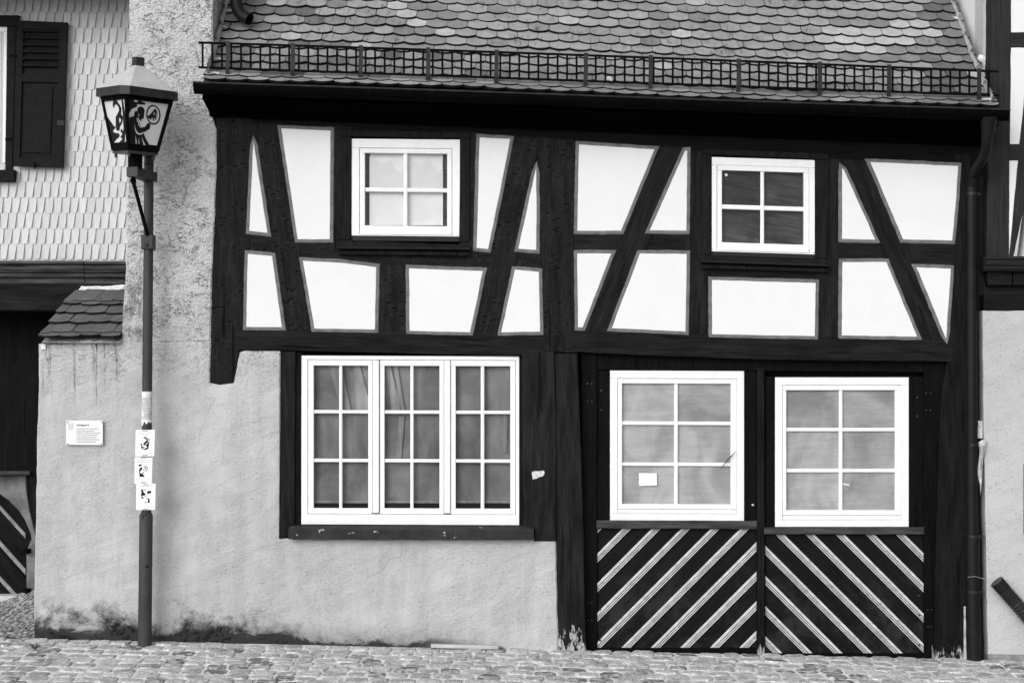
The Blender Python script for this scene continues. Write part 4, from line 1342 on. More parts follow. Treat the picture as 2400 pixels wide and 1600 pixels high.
b = MB(); b.prism(xz(arch, YB), YB, YB+0.16, 0.008); b.build('arch_plaster', M['arch'], sh)
sp_([(61,1102),(140,1102),(140,1300),(96,1275),(83,1250),(70,1200),(62,1150)], YB-0.10, YB+0.2, 'dark_post', mat_timber(math.pi/2, 0, 0, 0.016), sh)
gd = sp_([(-400,1130),(90,1130),(90,1402),(-400,1402)], YB+0.14, YB+0.2, 'passage_gate', mat_timber(2.3, 0, 0, 0.014), sh)
M['shaded_strip'] = simple('shaded_moulding', 0.22, 0.9, 0.3, 14, 0.003, 0.1)  # passage shade painted in: darker copy of the gate's strip colour
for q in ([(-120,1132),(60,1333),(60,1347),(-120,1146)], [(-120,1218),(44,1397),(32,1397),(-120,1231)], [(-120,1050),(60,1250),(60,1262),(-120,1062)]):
    sp_(q, YB+0.118, YB+0.139, 'moulding_strip', M['shaded_strip'], gd)
for y in (1290, 1383):
    b = MB(); p = P(64, y, YB-0.02); b.box(p.x-0.035, p.x+0.03, YB-0.05, YB+0.02, p.z-0.022, p.z+0.022); b.tube([p+Vector((0.01,-0.04,-0.03)), p+Vector((0.01,-0.04,0.02))], 0.012, 8); b.build('hinge', M['iron'], gd)
b = MB(); b.prism(xz([(-300,1396),(47,1396),(47,1420),(-300,1440)], YB-0.02), YB-0.02, YB+0.2, 0.01); b.build('threshold', simple('concrete', 0.5, 0.9, 0.15, 14), sh)
b = MB(); b.box(-8, P(140,0,YB).x, YB+0.32, YB+0.5, -0.3, 4.4); b.build('rear_wall', M['dark'], sh)

# gravel drive up to the passage
g = G('exposed_gravel')
v1 = g.vor((34, 12, 34))
t_ = g.mr(g.noise((34, 11, 34), 4, 0.85), 0.36, 0.62, 0.05, 0.62)
t_ = g.mul(t_, g.mr(v1, 0.2, 0.7, 1.2, 0.5))
M['gravel'] = g.done(t_, 0.9, g.m('SUBTRACT', 1.0, v1), 0.012, 1, 0.2)
mb = MB()
fx = [-320, -120, 0, 30, 60, 84, 130]
frontpx = [(x, 1488 + 0.11*x) for x in fx]
NJ = 8
def drive(i, j):
    x = fx[i]; t = j/NJ
    Y = -0.02 + (YB+0.1)*t
    d = D
    zf = P(x, 1489 + 0.10*max(x, -50), 0).z
    zb = P(x, 1412 - 0.36*max(-60, x), YB-0.1).z if x < 84 else P(x, 1382, YB-0.1).z
    X = P(x, 0, 0).x if t < 0.02 else P(x, 0, Y).x
    return (X, Y, zf*(1-t) + zb*t + 0.008*mn.noise(Vector((x*0.1, t*5, 1))))
for i in range(len(fx)-1):
    for j in range(NJ):
        mb.face([drive(i,j), drive(i+1,j), drive(i+1,j+1), drive(i,j+1)])
o = link('gravel_path', weld(mb.mesh('gravel_path', M['gravel']))); o['kind'] = 'structure'

# ================================================================== RIGHT NEIGHBOUR
rn = thing('timbered_house', 'tall neighbouring house with grey plaster base and peeling black beams', 'house', (4.8, 0.5, 0))
peel = None
def mat_peel(ang):
    g = G('peeling_timber')
    gr = g.noise((3, 60, 60), 5, 0.65, 0.4, rot=ang)
    t = g.mul(0.018, g.mr(gr, 0.3, 0.7, 0.6, 1.4))
    pe = g.mul(g.mr(g.noise((26, 26, 26), 5, 0.75), 0.66, 0.70), g.mr(g.noise((3, 3, 3), 3, 0.6, off=(1, 4, 7)), 0.48, 0.6))
    t = g.mix(g.mul(pe, 0.9), t, 0.5)
    return g.done(t, 0.75, g.add(gr, g.mul(pe, -1)), 0.005, 1, 0.2)
PV, PH = mat_peel(math.pi/2), mat_peel(0.0)
def rt(name, pts, mat, Yf=0.0, Yb=0.3, seed=1.0, bev=0.006):
    b = MB(); b.prism(wobble(xz(pts, Yf), 0.07, 0.004, seed), Yf, Yb, bev); return b.build(name, mat, rn)
XS = P(2325,0,0).x
rt('corner_post', [(2325,-500),(2371,-500),(2369,200),(2366,400),(2364,603),(2312,603),(2318,300),(2325,100)], PV, -0.004, 0.17, 2)
rt('upper_panel', [(2369,-500),(2700,-500),(2700,78),(2370,79)], M['white'], 0.004, 0.2, 3)
rt('upper_panel', [(2368,110),(2700,110),(2700,340),(2393,340),(2367,340)], M['white'], 0.004, 0.2, 4)
rt('upper_panel', [(2366,376),(2388,376),(2372,596),(2365,600)], M['white'], 0.004, 0.2, 5)
rt('rail', [(2368,76),(2700,72),(2700,112),(2368,112)], PH, -0.002, 0.2, 6)
rt('rail', [(2364,338),(2700,340),(2700,378),(2364,376)], PH, -0.002, 0.2, 7)
rt('brace', [(2412,112),(2480,112),(2420,400),(2374,606),(2366,606),(2366,598),(2386,378)], PV, -0.003, 0.2, 8)
rt('upper_panel', [(2430,376),(2700,376),(2700,600),(2400,600)], M['white'], 0.005, 0.2, 9)
b = MB(); zc = lambda y: P(0, y, -0.08).z
ring = [(0.25, zc(598)), (-0.02, zc(599)), (-0.07, zc(602)), (-0.075, zc(606)), (-0.055, zc(608)), (-0.075, zc(610)), (-0.06, zc(620)), (-0.04, zc(624)), (-0.04, zc(626)), (-0.055, zc(628)), (-0.03, zc(634)), (0.25, zc(635))]
b.sweep_x(ring, P(2312,0,-0.07).x, 6.5); b.build('cornice', PH, rn)
rt('joist_end', [(2314,633),(2373,633),(2373,668),(2316,668)], mat_timber(0.0, 0, 0, 0.02), 0.01, 0.3, 10)
rt('joist_end', [(2376,633),(2500,633),(2500,668),(2376,668)], mat_timber(0.0, 0, 0, 0.02), 0.012, 0.3, 11)
rt('lower_beam', [(2306,690),(2700,690),(2700,728),(2306,729)], mat_timber(0.0, 0, 0, 0.018), -0.002, 0.3, 12)
rt('jetty_board', [(2306,660),(2700,660),(2700,695),(2306,695)], M['dark'], 0.10, 0.3, 13)
rt('plaster_base', [(2303,728),(2700,727),(2700,1540),(2316,1533),(2312,1300),(2306,1000)], M['plaster_r'], -0.004, 0.4, 14)
rt('plinth', [(2316,1533.5),(2700,1540),(2700,1575),(2316,1552)], simple('grey_plinth', 0.22, 0.9, 0.25, 14, 0.004), -0.012, 0.3, 15)
b = MB(); p0 = P(2399,1086,-0.006); b.box(p0.x, p0.x+0.12, -0.014, -0.003, P(0,1250,0).z, p0.z); b.build('meter_hatch', simple('hatch', 0.04, 0.6, 0.2, 10), rn)
# side wall above the lower roof
b = MB(); b.box(XS-0.02, XS+0.2, 0.42, 5.0, 3.9, 9.0); b.build('side_wall', M['white'], rn)
b = MB(); b.box(XS-0.024, XS+0.2, 0.172, 0.418, 3.9, 9.0); b.build('side_strip', M['plaster_r'], rn)
for (x, y, r_) in ((2300,140,0.04),(2308,150,0.035),(2312,158,0.03),(2318,148,0.025)):
    b = MB(); p = P(x, y, 0.2)
    b.dome(p, r_, (-0.6,-0.7,0.3), 9, 4, 0.8); b.v = [tuple(Vector(v) + Vector((mn.noise(Vector(v)*30), mn.noise(Vector(v)*31), mn.noise(Vector(v)*32)))*0.018) for v in b.v]
    b.build('mortar_lump', M['mortar'], rn)

# ================================================================== STREET LAMP
lp = thing('street_lamp', 'grey steel street lamp with four sided picture lantern leaning off its post', 'street lamp', (P(339,1513,-0.18).x, -0.18, gz(-3.15, -0.18)))
g = G('lamp_post_paint')
t_ = g.mul(0.042, g.mr(g.noise((8, 8, 3), 5, 0.6), 0.3, 0.7, 0.85, 1.2))
spk = g.mr(g.noise((55, 55, 30), 3, 0.7), 0.70, 0.75)
t_ = g.mix(g.mul(spk, g.mr(g.z, 1.1, 0.5), 0.7), t_, 0.4)
M['post'] = g.done(t_, 0.55, g.noise(60, 3), 0.0008, 1, 0.2)
YP = -0.18
b = MB(); b.tube([P(339,1516,YP), P(341,1350,YP), P(342.5,1208,YP), P(343,1200,YP)], [0.0585, 0.0575, 0.0570, 0.0445], 24); b.build('lower_tube', M['post'], lp, True)
b = MB(); b.tube([P(343,1202,YP), P(345,900,YP), P(348,560,YP), P(349,369,YP)], [0.0425, 0.0425, 0.0415, 0.0405], 24); b.build('upper_tube', M['post'], lp, True)
b = MB(); c = P(349,369,YP); b.tube([c, c+Vector((0,0,0.002)), c+Vector((0,0,0.012))], [0.0415,0.0415,0.034], 24); c = P(349,385,YP); b.tube([c, c+Vector((0,0,-0.005))], 0.0425, 24); b.build('post_cap', M['iron'], lp, True)
# lantern
YLn = -0.44
_d = Vector((P(318,300,YLn).x, D+YLn, 0)).normalized()
_e1 = Vector((_d.y, -_d.x, 0)); _e2 = -_d
# the lantern sits a little crooked on its bracket: tipped towards the street and to the right
_T = Matrix.Rotation(R(4.0), 3, _e1) @ Matrix.Rotation(R(2.0), 3, -_e2)
e1, e2, e3 = _T @ _e1, _T @ _e2, _T @ Vector((0, 0, 1))
def Lp(cx, cy): return (215 + cx/5.228, 130 + cy/5.228)      # crop pixel -> photo pixel
ax_px = Lp(545, 0)[0]
axis = P(ax_px - 2.5, 300, YLn)
def lz(cy): return P(0, Lp(0, cy)[1], YLn).z
ROT = R(17)
ZL0 = lz(1150)
def corner(r, k, z):
    th = ROT + k*math.pi/2
    # k=0: front corner (towards the street, a little left); k=1: right; k=2: back; k=3: left
    v = e2*math.cos(th) - e1*math.sin(th) if False else None
    dirs = [(-math.sin(ROT), math.cos(ROT)), (math.cos(ROT), math.sin(ROT)), (math.sin(ROT), -math.cos(ROT)), (-math.cos(ROT), -math.sin(ROT))]
    a_, c_ = dirs[k]
    return Vector((axis.x, axis.y, ZL0)) + e3*(z-ZL0) + e1*(a_*r) + e2*(c_*r)
pxm = (D+YLn)/F
rt_, rb_ = 83*pxm/math.cos(ROT)*0.955, 52*pxm/math.cos(ROT)*0.97
zt_, zb_ = lz(520), lz(1150)
CT_ = [corner(rt_, k, zt_) for k in range(4)]; CB_ = [corner(rb_, k, zb_) for k in range(4)]
# frame: four corner bars, top and bottom rails
b = MB()
for k in range(4):
    rad = 0.019
    b.tube([CB_[k]*1.0 + Vector((0,0,-0.008)), CT_[k]], [rad*0.95, rad], 6)
for ring, h in ((CT_, 0.030), (CB_, 0.034)):
    for k in range(4):
        p, q = ring[k], ring[(k+1)%4]
        dd = (q-p).normalized(); up = Vector((0,0,1)); nn = dd.cross(up)
        cc = (p+q)/2 + Vector((0,0,(-h*0.6 if ring is CT_ else h*0.3)))
        b.obox(cc, dd, nn, up, (q-p).length/2, 0.010, h)
LF = b.build('lantern_frame', M['iron'], lp)
milk = G('milk_glass'); M['milk'] = milk.done(0.60, 0.35, None, spec=0.5)
ink = simple('black_cut_out', 0.006, 0.6, 0.1, 10, 0, 0.2)
def facequad(k):
    k2 = (k+1) % 4
    return CT_[k], CT_[k2], CB_[k2], CB_[k]       # TL TR BR BL seen from outside for k order
faces = [(3, 0), (0, 1), (1, 2), (2, 3)]
outs = []
for a_, c_ in faces:
    TLq, TRq, BRq, BLq = CT_[a_], CT_[c_], CB_[c_], CB_[a_]
    b = MB(); inset = lambda u, v, TLq=TLq, TRq=TRq, BLq=BLq, BRq=BRq: (TLq*(1-u)+TRq*u)*(1-v) + (BLq*(1-u)+BRq*u)*v
    b.face([inset(.02,.02), inset(.98,.02), inset(.98,.98), inset(.02,.98)])
    pn = b.build('lantern_pane', M['milk'], lp)
    nn = ((TRq-TLq).cross(BLq-TLq)).normalized()
    ctr = (TLq+TRq+BRq+BLq)/4
    if nn.dot(ctr - Vector((axis.x, axis.y, ctr.z))) < 0: nn = -nn
    outs.append((pn, inset, nn))
def art(face, polys, cuts, quad):
    pn, inset, nn = outs[face]
    (xl0, y0), (xr0, _), (xr1, y1), (xl1, _) = quad
    def uv(p):
        v = (p[1]-y0)/(y1-y0); xl = xl0+(xl1-xl0)*v; xr = xr0+(xr1-xr0)*v
        return min(max((p[0]-xl)/(xr-xl), 0.01), 0.99), min(max(v, 0.01), 0.99)
    for lst, h, mt in ((polys, 0.003, ink), (cuts, 0.0045, M['milk'])):
        for grp in ([lst] if mt is ink else [[q] for q in lst]):
            b = MB()
            for pl in grp:
                b.face([inset(*uv(p)) + nn*h for p in pl])
            b.build('cut_out_figure' if mt is ink else 'cut_out_line', mt, pn)
def ell(cx, cy, rx, ry, n=20): return [(cx+rx*math.cos(2*math.pi*i/n), cy+ry*math.sin(2*math.pi*i/n)) for i in range(n)]
ringp = []
n = 28
for i in range(n):
    t0, t1 = 2*math.pi*i/n, 2*math.pi*(i+1)/n
    ringp.append([(722+86*math.cos(t0),735+117*math.sin(t0)),(722+86*math.cos(t1),735+117*math.sin(t1)),(722+70*math.cos(t1),735+100*math.sin(t1)),(722+70*math.cos(t0),735+100*math.sin(t0))])
art(1, [
  [(440,800),(495,775),(520,800),(545,815),(562,850),(578,905),(600,895),(625,890),(650,850),(665,835),(690,845),(682,905),(640,935),(608,958),(640,1030),(700,1120),(440,1120)],
  [(530,700),(540,670),(570,655),(600,665),(617,695),(612,740),(608,800),(590,790),(575,830),(556,812),(543,790),(533,750)],
  [(497,730),(515,712),(530,720),(540,795),(520,800),(492,775)],
  [(740,655),(765,690),(768,735),(745,805),(735,760),(720,825),(712,765),(688,800),(650,765),(690,725),(715,690)],
  [(420,555),(640,555),(600,575),(545,582),(625,612),(620,630),(530,636),(522,668),(468,695),(440,740),(420,800)],
] + ringp, [
  ell(512, 588, 25, 26),
  [(500,868),(512,930),(545,972),(585,968),(603,945),(600,975),(565,990),(530,982),(505,940)],
  [(512,995),(530,1095),(517,1095)], [(585,1008),(632,1105),(612,1105)], [(553,1020),(560,1095),(550,1095)],
  [(515,808),(545,828),(572,908),(552,885),(540,845)], [(548,735),(552,780),(543,760)],
  [(728,690),(735,720),(722,745)], [(755,700),(758,740),(750,760)],
], [(400,520),(940,545),(785,1150),(430,1150)])
art(0, [
  [(255,575),(275,570),(325,585),(292,602),(325,650),(350,700),(347,760),(370,800),(360,870),(337,905),(332,950),(302,950),(290,900),(288,790),(305,760),(325,720),(318,680),(295,650),(275,650),(262,690),(250,650)],
  [(350,605),(366,600),(392,770),(412,960),(380,965),(368,780)],
  [(180,760),(205,800),(240,850),(265,890),(292,908),(258,948),(275,970),(330,985),(337,1018),(300,1050),(275,1085),(272,1120)],
  [(350,935),(420,945),(425,1110),(330,1092),(370,1050),(345,1030),(367,990),(345,965)],
], [
  [(330,800),(352,830),(340,870),(333,840)], [(372,925),(380,955),(366,955)], [(402,985),(410,1085),(398,1085)],
], [(120,530),(400,520),(430,1150),(265,1150)])
# roof with its deep rim
def rimcorner(r, ch, z):
    pts = []
    cs = [corner(r, k, z) for k in range(4)]
    for k in range(4):
        p, a_, c_ = cs[k], cs[k-1], cs[(k+1)%4]
        pts.append(p + (a_-p).normalized()*ch); pts.append(p + (c_-p).normalized()*ch)
    return pts
RT = 101*pxm/math.cos(ROT)*1.0
zr0, zr1 = lz(520), lz(425)
A = rimcorner(RT, 0.060, zr0-0.012); Bq = rimcorner(RT*1.0, 0.060, zr1-0.010)
b = MB()
for k in range(8):
    k2 = (k+1) % 8
    b.face([A[k], A[k2], Bq[k2], Bq[k]])
inn = rimcorner(RT*0.70, 0.045, zr0-0.012)
for k in range(8):
    k2 = (k+1) % 8
    b.face([A[k], A[k2], inn[k2], inn[k]])
b.face(inn)
b.build('lantern_rim', simple('dark_rim', 0.016, 0.4, 0.4, 8, 0.001, 0.3), lp)
B2 = rimcorner(RT*0.985, 0.058, zr1-0.008)
tp = [corner(0.036*math.sqrt(2), k, lz(140)) for k in range(4)]
b = MB(); b.face(B2)
for k in range(4):
    b.face([B2[2*k], B2[2*k+1], tp[k]])
    b.face([B2[2*k+1], B2[(2*k+2) % 8], tp[(k+1)%4], tp[k]])
b.face(tp)
b.build('lantern_roof', simple('zinc_roof', 0.47, 0.45, 0.08, 10, 0.0005, 0.5), lp)
b = MB(); t0 = [corner(0.038*math.sqrt(2), k, lz(140)-0.004) for k in range(4)]; t1 = [corner(0.038*math.sqrt(2), k, lz(38)) for k in range(4)]
for k in range(4): b.face([t0[k], t0[(k+1)%4], t1[(k+1)%4], t1[k]])
b.face(t1); b.build('finial', simple('finial_metal', 0.025, 0.35, 0.3, 10, 0.0005, 0.3), lp)
# plate, socket, bracket arm, strut, clamp
b = MB(); r0 = [corner(rb_*1.02, k, lz(1215)) for k in range(4)]; r1 = [corner(rb_*1.02, k, lz(1180)) for k in range(4)]
for k in range(4): b.face([r0[k], r0[(k+1)%4], r1[(k+1)%4], r1[k]])
b.face(r0); b.face(r1)
for k in range(4):
    q = corner(rb_*0.86, k, lz(1262)); b.tube([q, q+Vector((0,0,(lz(1140)-lz(1262))))], 0.012, 8)
b.build('lantern_plate', simple('plate', 0.03, 0.45, 0.3, 10, 0.001, 0.5), lp)
b = MB(); b.tube([Vector((axis.x, axis.y, lz(1390))), Vector((axis.x, axis.y, lz(1200)))], 0.060, 20); b.build('socket', M['iron'], lp, True)
b = MB()
pa = Vector((axis.x, axis.y, lz(1430))); pb = Vector((P(349,400,YP).x, YP, lz(1440)))
dd = (pb-pa); dd.z = 0; L = dd.length; dd.normalize(); nn = dd.cross(Vector((0,0,1)))
b.obox((pa+pb)/2, dd, nn, Vector((0,0,1)), L/2+0.06, 0.050, 0.040)
b.build('bracket_arm', M['post'], lp)
b = MB(); s0 = P(312,424,YLn+0.03); s1 = P(346,552,YP-0.05)
b.tube([P(313,412,YLn+0.03), s0, s0.lerp(s1, 0.06), s1], [0.012, 0.026, 0.016, 0.016], 12); b.build('strut', M['iron'], lp, True)
b = MB(); c = P(348, 568, YP); b.box(c.x-0.052, c.x+0.052, YP-0.058, YP+0.05, c.z-0.062, c.z+0.062, 0.006); b.tube([P(341,573,YP-0.056), P(341,573,YP-0.075)], 0.018, 12); b.build('clamp', M['post'], lp)
b = MB(); b.tube([P(344,1327,YP-0.050), P(344,1327,YP-0.062)], 0.009, 12); b.build('lock', M['iron'], lp)

# ---- posters and stickers on the post
def word_bars(b, x0, x1, y, h, Y, seed, amt=1.0):
    rr = random.Random(seed); x = x0
    while x < x1-1:
        wl = rr.uniform(1.5, 5.0)
        b.face([P(x, y+h, Y), P(min(x+wl, x1), y+h, Y), P(min(x+wl, x1), y, Y), P(x, y, Y)])
        x += wl + rr.uniform(0.6, 1.2)
txt_grey = simple('faded_print', 0.42, 0.9, 0.05, 10, 0)
def poster(corners, label, art_polys, head, seed, lines):
    Yq = YP - 0.066
    b = MB(); b.prism(xz(corners, Yq), Yq, Yq+0.004, 0.001)
    cx = sum(p[0] for p in corners)/4; cy = sum(p[1] for p in corners)/4
    pr = b.build('poster', M['paper']); tag(pr, label, 'poster', 'posters strapped to the lamp post')
    b = MB()
    for pl in art_polys: b.face([P(x, y, Yq-0.0012) for x, y in pl])
    b.build('printed_figure', ink, pr)
    b = MB()
    for (x0, x1, y) in head: word_bars(b, x0, x1, y, 1.6, Yq-0.001, seed+y)
    for y in lines: word_bars(b, corners[0][0]+3, corners[1][0]-4, y, 0.8, Yq-0.001, seed+y)
    b.build('printed_lines', txt_grey, pr)
    yt = min(p[1] for p in corners); yb2 = max(p[1] for p in corners)
    b = MB()
    for y in (yt+1.8, yb2-3): b.face([P(cx-6.5, y+1.2, Yq-0.0013), P(cx+6.5, y+1.2, Yq-0.0013), P(cx+6.5, y, Yq-0.0013), P(cx-6.5, y, Yq-0.0013)])
    b.build('cable_tie', ink, pr)
q5 = lambda x, y: (300 + x/9.8, 900 + y/9.8)
q6 = lambda x, y: (300 + x/9.8, 1060 + y/9.8)
poster([(316.8,1069),(361.5,1069),(363,1007),(318,1007)], 'uppermost of three posters on the lamp post, with a bent figure over dark rocks', [
   [q5(*p) for p in pl] for pl in (
   [(345,1250),(365,1210),(420,1215),(455,1265),(450,1310),(420,1330),(385,1325),(425,1290),(410,1250),(370,1240)],
   [(470,1235),(490,1235),(490,1315),(470,1290)],
   [(365,1340),(450,1310),(490,1320),(470,1330),(400,1370),(390,1410),(350,1390)],
   [(490,1325),(465,1480),(430,1500),(320,1500),(420,1460),(440,1440),(400,1400),(460,1350)],
   [(283,1345),(330,1385),(320,1400),(360,1410),(295,1415)],
   [(300,1425),(400,1450),(350,1465),(330,1480),(300,1470)])], [(323,356,1013),(332,348,1018)], 1, (1055,1058,1061))
poster([(315,1132.5),(355.5,1132.5),(357.5,1071.5),(315.8,1071)], 'middle of three posters on the lamp post, with a hooded figure and oval mirror', [
   [q6(*p) for p in pl] for pl in (
   [(255,385),(300,330),(325,345),(320,400),(300,400),(275,450),(300,490),(340,465),(370,430),(375,445),(340,490),(385,560),(300,555),(265,560)],
   [(245,270),(350,275),(300,290),(325,305),(270,310),(250,340)],
   [(352,330),(400,300),(450,335),(452,390),(420,425),(365,415),(340,375),(355,375),(372,405),(415,412),(440,385),(438,345),(400,312),(362,338)],
   [(375,360),(400,330),(420,350),(415,395),(395,350),(380,375)])], [(321,351,1077.5),(321,351,1081.5)], 20, (1120,1123,1126))
poster([(319,1194.5),(363.5,1194),(365,1133),(319.2,1133.5)], 'lowest of three posters on the lamp post, with a figure raising a branch', [
   [q6(*p) for p in pl] for pl in (
   [(295,845),(420,845),(400,858),(340,860),(350,900),(410,960),(380,985),(330,990),(310,1000),(350,1030),(370,1055),(310,1050),(295,960),(310,930)],
   [(435,900),(460,880),(530,875),(525,950),(490,930),(450,960)],
   [(380,1020),(430,980),(430,990),(390,1030)],
   [(440,1020),(500,1080),(495,1150),(380,1150),(370,1135),(450,1140),(460,1100)])], [(325,358,1138)], 40, (1179,1182,1185,1188))
# weathered sticker wrapped round the pipe
def wrap(name, y0f, y1f, mat, r=0.0445, a0=-1.45, a1=1.45, n=22):
    b = MB()
    c = P(344.5, 960, YP)
    for i in range(n):
        t0, t1 = a0+(a1-a0)*i/n, a0+(a1-a0)*(i+1)/n
        def pt(t, y):
            z = P(0, y, YP).z; return (c.x + r*math.sin(t) - (P(345,960,YP).x-P(344.4,960,YP).x)*((y-950)/50), YP - r*math.cos(t), z)
        b.face([pt(t0, y1f(i/n)), pt(t1, y1f((i+1)/n)), pt(t1, y0f((i+1)/n)), pt(t0, y0f(i/n))])
    return b.mesh(name, mat, True)
g = G('faded_sticker')
lin = g.mr(g.m('SINE', g.mul(g.z, 260.0)), 0.2, 0.7)
t_ = g.mix(g.mul(lin, g.mr(g.noise((20, 20, 20), 3), 0.42, 0.55), 0.6), 0.42, 0.75)
fig = g.mr(g.noise((16, 16, 9), 4, 0.6, 0.6, off=(3, 0, 2)), 0.50, 0.54)
t_ = g.mix(g.mul(fig, 0.8), t_, 0.78)
ms_ = g.done(t_, 0.8, None)
o = link('sticker', wrap('sticker', lambda u: 932, lambda u: 982.5, ms_))
tag(o, 'faded paper sticker with torn lower edge wrapped round the lamp post', 'sticker')
link('letter_band', wrap('letter_band', lambda u: 917, lambda u: 931.7, simple('band', 0.62, 0.8, 0.06, 10)), o)
teeth = [0, 4, 12, 17, 14, 2, 6, 12, 9, 3, 8, 5, 9, 5]
def tooth(u):
    t = u*13; i = int(min(12, t)); f = t-i
    return 984.5 + teeth[i]*(1-f)*0.75 + teeth[i+1]*f*0.75
link('torn_edge', wrap('torn_edge', lambda u: 982.7, tooth, M['paper'], 0.0448, n=39), o)
b = MB()
for (u, y0, y1, wv) in ((-0.95,919,922,0.9),(-0.95,919,931,0.25),(-0.15,922,924,0.6),(-0.15,926.5,928,0.5),(-0.15,922,931,0.12),(0.75,919,922,0.9),(0.75,919,931,0.25)):
    n_ = 4
    for i in range(n_):
        t0, t1 = u-wv/2+wv*i/n_, u-wv/2+wv*(i+1)/n_
        c = P(344.8, 925, YP)
        pt = lambda t, y: (c.x + 0.0452*math.sin(t), YP-0.0452*math.cos(t), P(0, y, YP).z)
        b.face([pt(t0,y1), pt(t1,y1), pt(t1,y0), pt(t0,y0)])
b.build('letters', M['paper'], o)
# a few withered stems tied under the lowest poster
b = MB()
for (x0, y0, x1, y1) in ((331,1198,333,1214),(336,1197,331,1222),(343,1197,334,1210),(330,1200,328,1206),(346,1198,337,1208)):
    b.tube([P(x0,y0,YP-0.058), P((x0+x1)/2+1,(y0+y1)/2,YP-0.066), P(x1,y1,YP-0.062)], 0.0022, 5)
tag(b.build('dry_stems', simple('dry_stem', 0.05, 0.9, 0.2, 20)), 'few dark dry stems caught on the lamp post under the lowest poster', 'plant')

# ================================================================== SMALL THINGS ON THE FACADE
# plaque
b = MB(); b.prism(xz([(154.5,985),(241,985),(241,1043),(154.5,1042)], -0.030), -0.030, -0.022, 0.002)
pq = tag(b.build('plaque', simple('acrylic_plaque', 0.70, 0.3, 0.02, 6, 0, 0.5)), 'small pale house number plaque screwed to the plaster wall beside the lamp post', 'plaque')
for x, y in ((158,988.5),(238,989),(158,1039.5),(237.5,1040)):
    b = MB(); b.tube([P(x,y,0.0), P(x,y,-0.034)], 0.005, 10); b.dome(P(x,y,-0.034), 0.006, n=10); b.build('screw', simple('steel_screw', 0.25, 0.3, 0.1, 30, 0, 0.5, 1.0), pq, True)
def text(body, px, py, hpx, Y, mat, par, name, bold=0.0):
    cu = bpy.data.curves.new(name, 'FONT'); cu.body = body; cu.size = 1.0; cu.offset = bold
    to = bpy.data.objects.new(name, cu); COL.objects.link(to)
    dg = bpy.context.evaluated_depsgraph_get(); me = bpy.data.meshes.new_from_object(to.evaluated_get(dg))
    COL.objects.unlink(to); bpy.data.objects.remove(to)
    me.materials.clear(); me.materials.append(mat)
    s_ = hpx*(D+Y)/F/0.70
    p = P(px, py, Y)
    me.transform(Matrix.Translation(p) @ Matrix.Rotation(R(90), 4, 'X') @ Matrix.Scale(s_, 4))
    return link(name, me, par)
text('Amtsgasse 8', 180, 997.6, 3.9, -0.0312, ink, pq, 'heading', 0.022)
b = MB()
for i, (x1, y) in enumerate(((231,1003.6),(220,1009),(236,1013.6),(229,1018.8),(225,1024),(232,1028.6),(224,1034))):
    word_bars(b, 179.5, x1, y, 2.0, -0.0310, 60+i)
b.build('small_print', simple('grey_print', 0.30, 0.9, 0.05, 10, 0), pq)
b = MB(); b.face([P(x, y, -0.0309) for x, y in ((160,991),(172,991),(172,1001),(170,1006),(166,1008),(162,1006),(160,1001))]); b.build('faded_crest', simple('faded_crest', 0.56, 0.8, 0.1, 40, 0), pq)
# torn sticker on the cover board
b = MB(); b.prism(xz([(1247,1103),(1262,1105),(1266,1108),(1268,1116),(1272,1118),(1272,1112),(1276,1106),(1275,1103),(1277,1110),(1274,1122),(1266,1118),(1260,1122),(1254,1120),(1248,1123)], -0.0125), -0.0125, -0.0105)
me = b.mesh('x', M['paper'])
b = MB()
b.prism(wobble(xz([(1247,1105),(1256,1103),(1262,1104),(1275,1102),(1276,1108),(1272,1116),(1264,1117),(1258,1121),(1248,1122)], -0.0125), 0.01, 0.004, 2, 6), -0.0125, -0.0105)
tag(b.build('paper_scrap', simple('torn_label', 0.55, 0.9, 0.35, 70, 0)), 'torn scrap of a pale label stuck to the dark board beside the triple window', 'paper scrap')
# note behind the gate glass
b = MB(); b.prism(xz([(1497,1108),(1539,1108.5),(1540,1137),(1499,1138),(1498,1135)], YG+0.004), YG+0.004, YG+0.005)
tag(b.build('note', M['paper']), 'small blank white note taped in the lowest left pane of the left gate window', 'note')
b = MB(); b.prism(xz([(1976,1131),(1991,1134),(1990,1139),(1976,1136)], YG+0.004), YG+0.004, YG+0.005)
tag(b.build('tape_scrap', simple('old_tape', 0.6, 0.8, 0.1, 20, 0)), 'short strip of tape stuck inside the lower right pane of the right gate window', 'tape')
# dark feather-like stalk stuck by the gate window
b = MB(); b.tube([P(1688,1099,YG-0.016), P(1700,1084,YG-0.022), P(1712,1070,YG-0.028), P(1726,1057,YG-0.03)], [0.0012,0.004,0.005,0.0015], 7); b.tube([P(1702,1083,YG-0.024), P(1712,1069,YG-0.035), P(1725,1058,YG-0.036)], [0.001,0.002,0.001], 5)
tag(b.build('twig', ink), 'thin dark twig poking out by the right edge of the left gate window', 'twig')
# wooden strip lying against the wall base
b = MB(); p0, p1 = P(1010,1522,-0.05), P(1168,1525,-0.05)
p0.z, p1.z = gz(p0.x, -0.05) + 0.024, gz(p1.x, -0.05) + 0.024
dd = (p1-p0).normalized()
b.obox((p0+p1)/2, dd, Vector((0,1,0)), dd.cross(Vector((0,1,0))), (p1-p0).length/2, 0.018, 0.015)
tag(b.build('wooden_strip', mat_board('bare_batten', 0.42, 3, 40, 0.25)), 'pale wooden strip lying at the foot of the plaster wall below the triple window', 'wood strip')
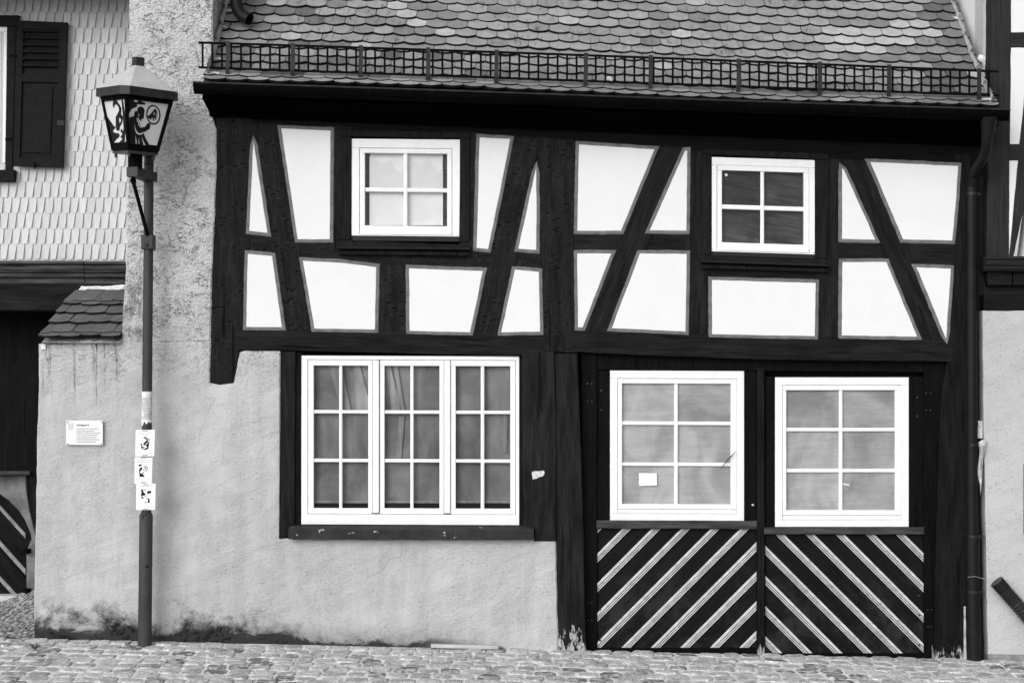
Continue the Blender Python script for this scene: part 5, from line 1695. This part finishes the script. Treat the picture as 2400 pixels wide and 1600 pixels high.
# hose on the right
ho = [P(2336,1362,-0.10), P(2352,1380,-0.10), P(2380,1412,-0.10), P(2420,1458,-0.09), P(2450,1495,-0.08)]
b = MB(); path = []; rad = []
N = 110
for i in range(N+1):
    t = i/N*(len(ho)-1); k = min(int(t), len(ho)-2); path.append(ho[k].lerp(ho[k+1], t-k)); rad.append(0.056 + (0.007 if (i % 4) < 2 else -0.003))
b.tube(path, rad, 18)
tag(b.build('corrugated_pipe', simple('black_plastic', 0.013, 0.4, 0.2, 10, 0, 0.5), None, True), 'black ribbed drain hose slanting across the grey plaster wall', 'pipe')
# insulation block and crumpled film in the gap beside the downpipe
b = MB(); b.prism(wobble(xz([(2291,986),(2303,986),(2303,1027),(2292,1027)], 0.02), 0.02, 0.002, 4), 0.02, 0.15, 0.002)
tag(b.build('foam_block', simple('insulation_foam', 0.62, 0.9, 0.2, 60, 0.004)), 'pale foam block wedged in the gap beside the dark downpipe', 'foam block')
b = MB(); NI, NJ = 8, 26
outl = lambda v: (2293 + 2*math.sin(v*9) + (4*(v-0.6)*(v > .6))*2, 2312 - 3*v*4 + 4*math.sin(v*7+2))
def film(i, j):
    v = j/NJ; u = i/NI
    y = 1030 + v*125; a_, c_ = outl(v)
    taper = max(0.15, 1 - max(0, v-0.5)*1.7)
    x = a_ + (c_-a_)*u*taper
    dep = -0.02 - 0.035*math.sin(u*math.pi)*taper + 0.028*mn.noise(Vector((u*3, v*9 + u*3, 2)))*taper
    return P(x, y + 12*abs(u-0.5), dep)
for i in range(NI):
    for j in range(NJ): b.face([film(i,j), film(i+1,j), film(i+1,j+1), film(i,j+1)])
me = b.mesh('plastic_film', simple('grey_film', 0.45, 0.3, 0.35, 8, 0.004, 0.6), True)
weld(me)
tag(link('plastic_film', me), 'crumpled shiny film stuffed into the gap beside the downpipe', 'plastic film')
# lump caught by the snow guard
pr_, _a = roof(P(1430,186,-0.2).x, 0.10)
b = MB()
for c, r_ in ((P(1428,186,-0.27), 0.030), (P(1432,191,-0.28), 0.018)):
    b.dome(c, r_, (0,-0.5,0.8), 10, 4, 0.8)
tag(b.build('stone_lump', simple('pale_lump', 0.6, 0.8, 0.25, 40, 0.003)), 'small pale lump lodged under the snow guard on the roof tiles', 'debris')
# weeds between the cobbles
def weed(px, py, n, hgt, label, seed):
    rr = random.Random(seed); b = MB()
    Yw = None
    # put it on the street surface
    lo, hi = -3.0, 0.0
    for _ in range(40):
        mid = (lo+hi)/2
        X = (px-1200)/F*(D+mid)
        if to_px((X, mid, gz(X, mid)))[1] > py: lo = mid
        else: hi = mid
    Yw = lo; X = (px-1200)/F*(D+Yw); base = Vector((X, Yw, gz(X, Yw)+0.004))
    for k in range(n):
        th = rr.uniform(0, 2*math.pi); L = hgt*rr.uniform(.5, 1.1); sp = rr.uniform(.3, 1.0)
        d = Vector((math.cos(th)*sp*1.6, math.sin(th)*sp, 0.7)).normalized()
        s_ = Vector((-d.y, d.x, 0)).normalized()*hgt*0.10
        m1 = base + d*L*0.6; tip = base + d*L + Vector((0,0,-L*0.25))
        b.face([base, m1 - s_, tip, m1 + s_])
    tag(b.build('weed', simple('withered_leaf', 0.12, 0.9, 0.4, 30)), label, 'weed')
weed(83, 1521, 26, 0.085, 'withered weed tuft between the cobbles left of the lamp post', 1)
weed(1014, 1522, 10, 0.045, 'tiny dry tuft at the left end of the wooden strip', 2)
weed(1174, 1521, 10, 0.04, 'tiny dry tuft at the right end of the wooden strip', 3)
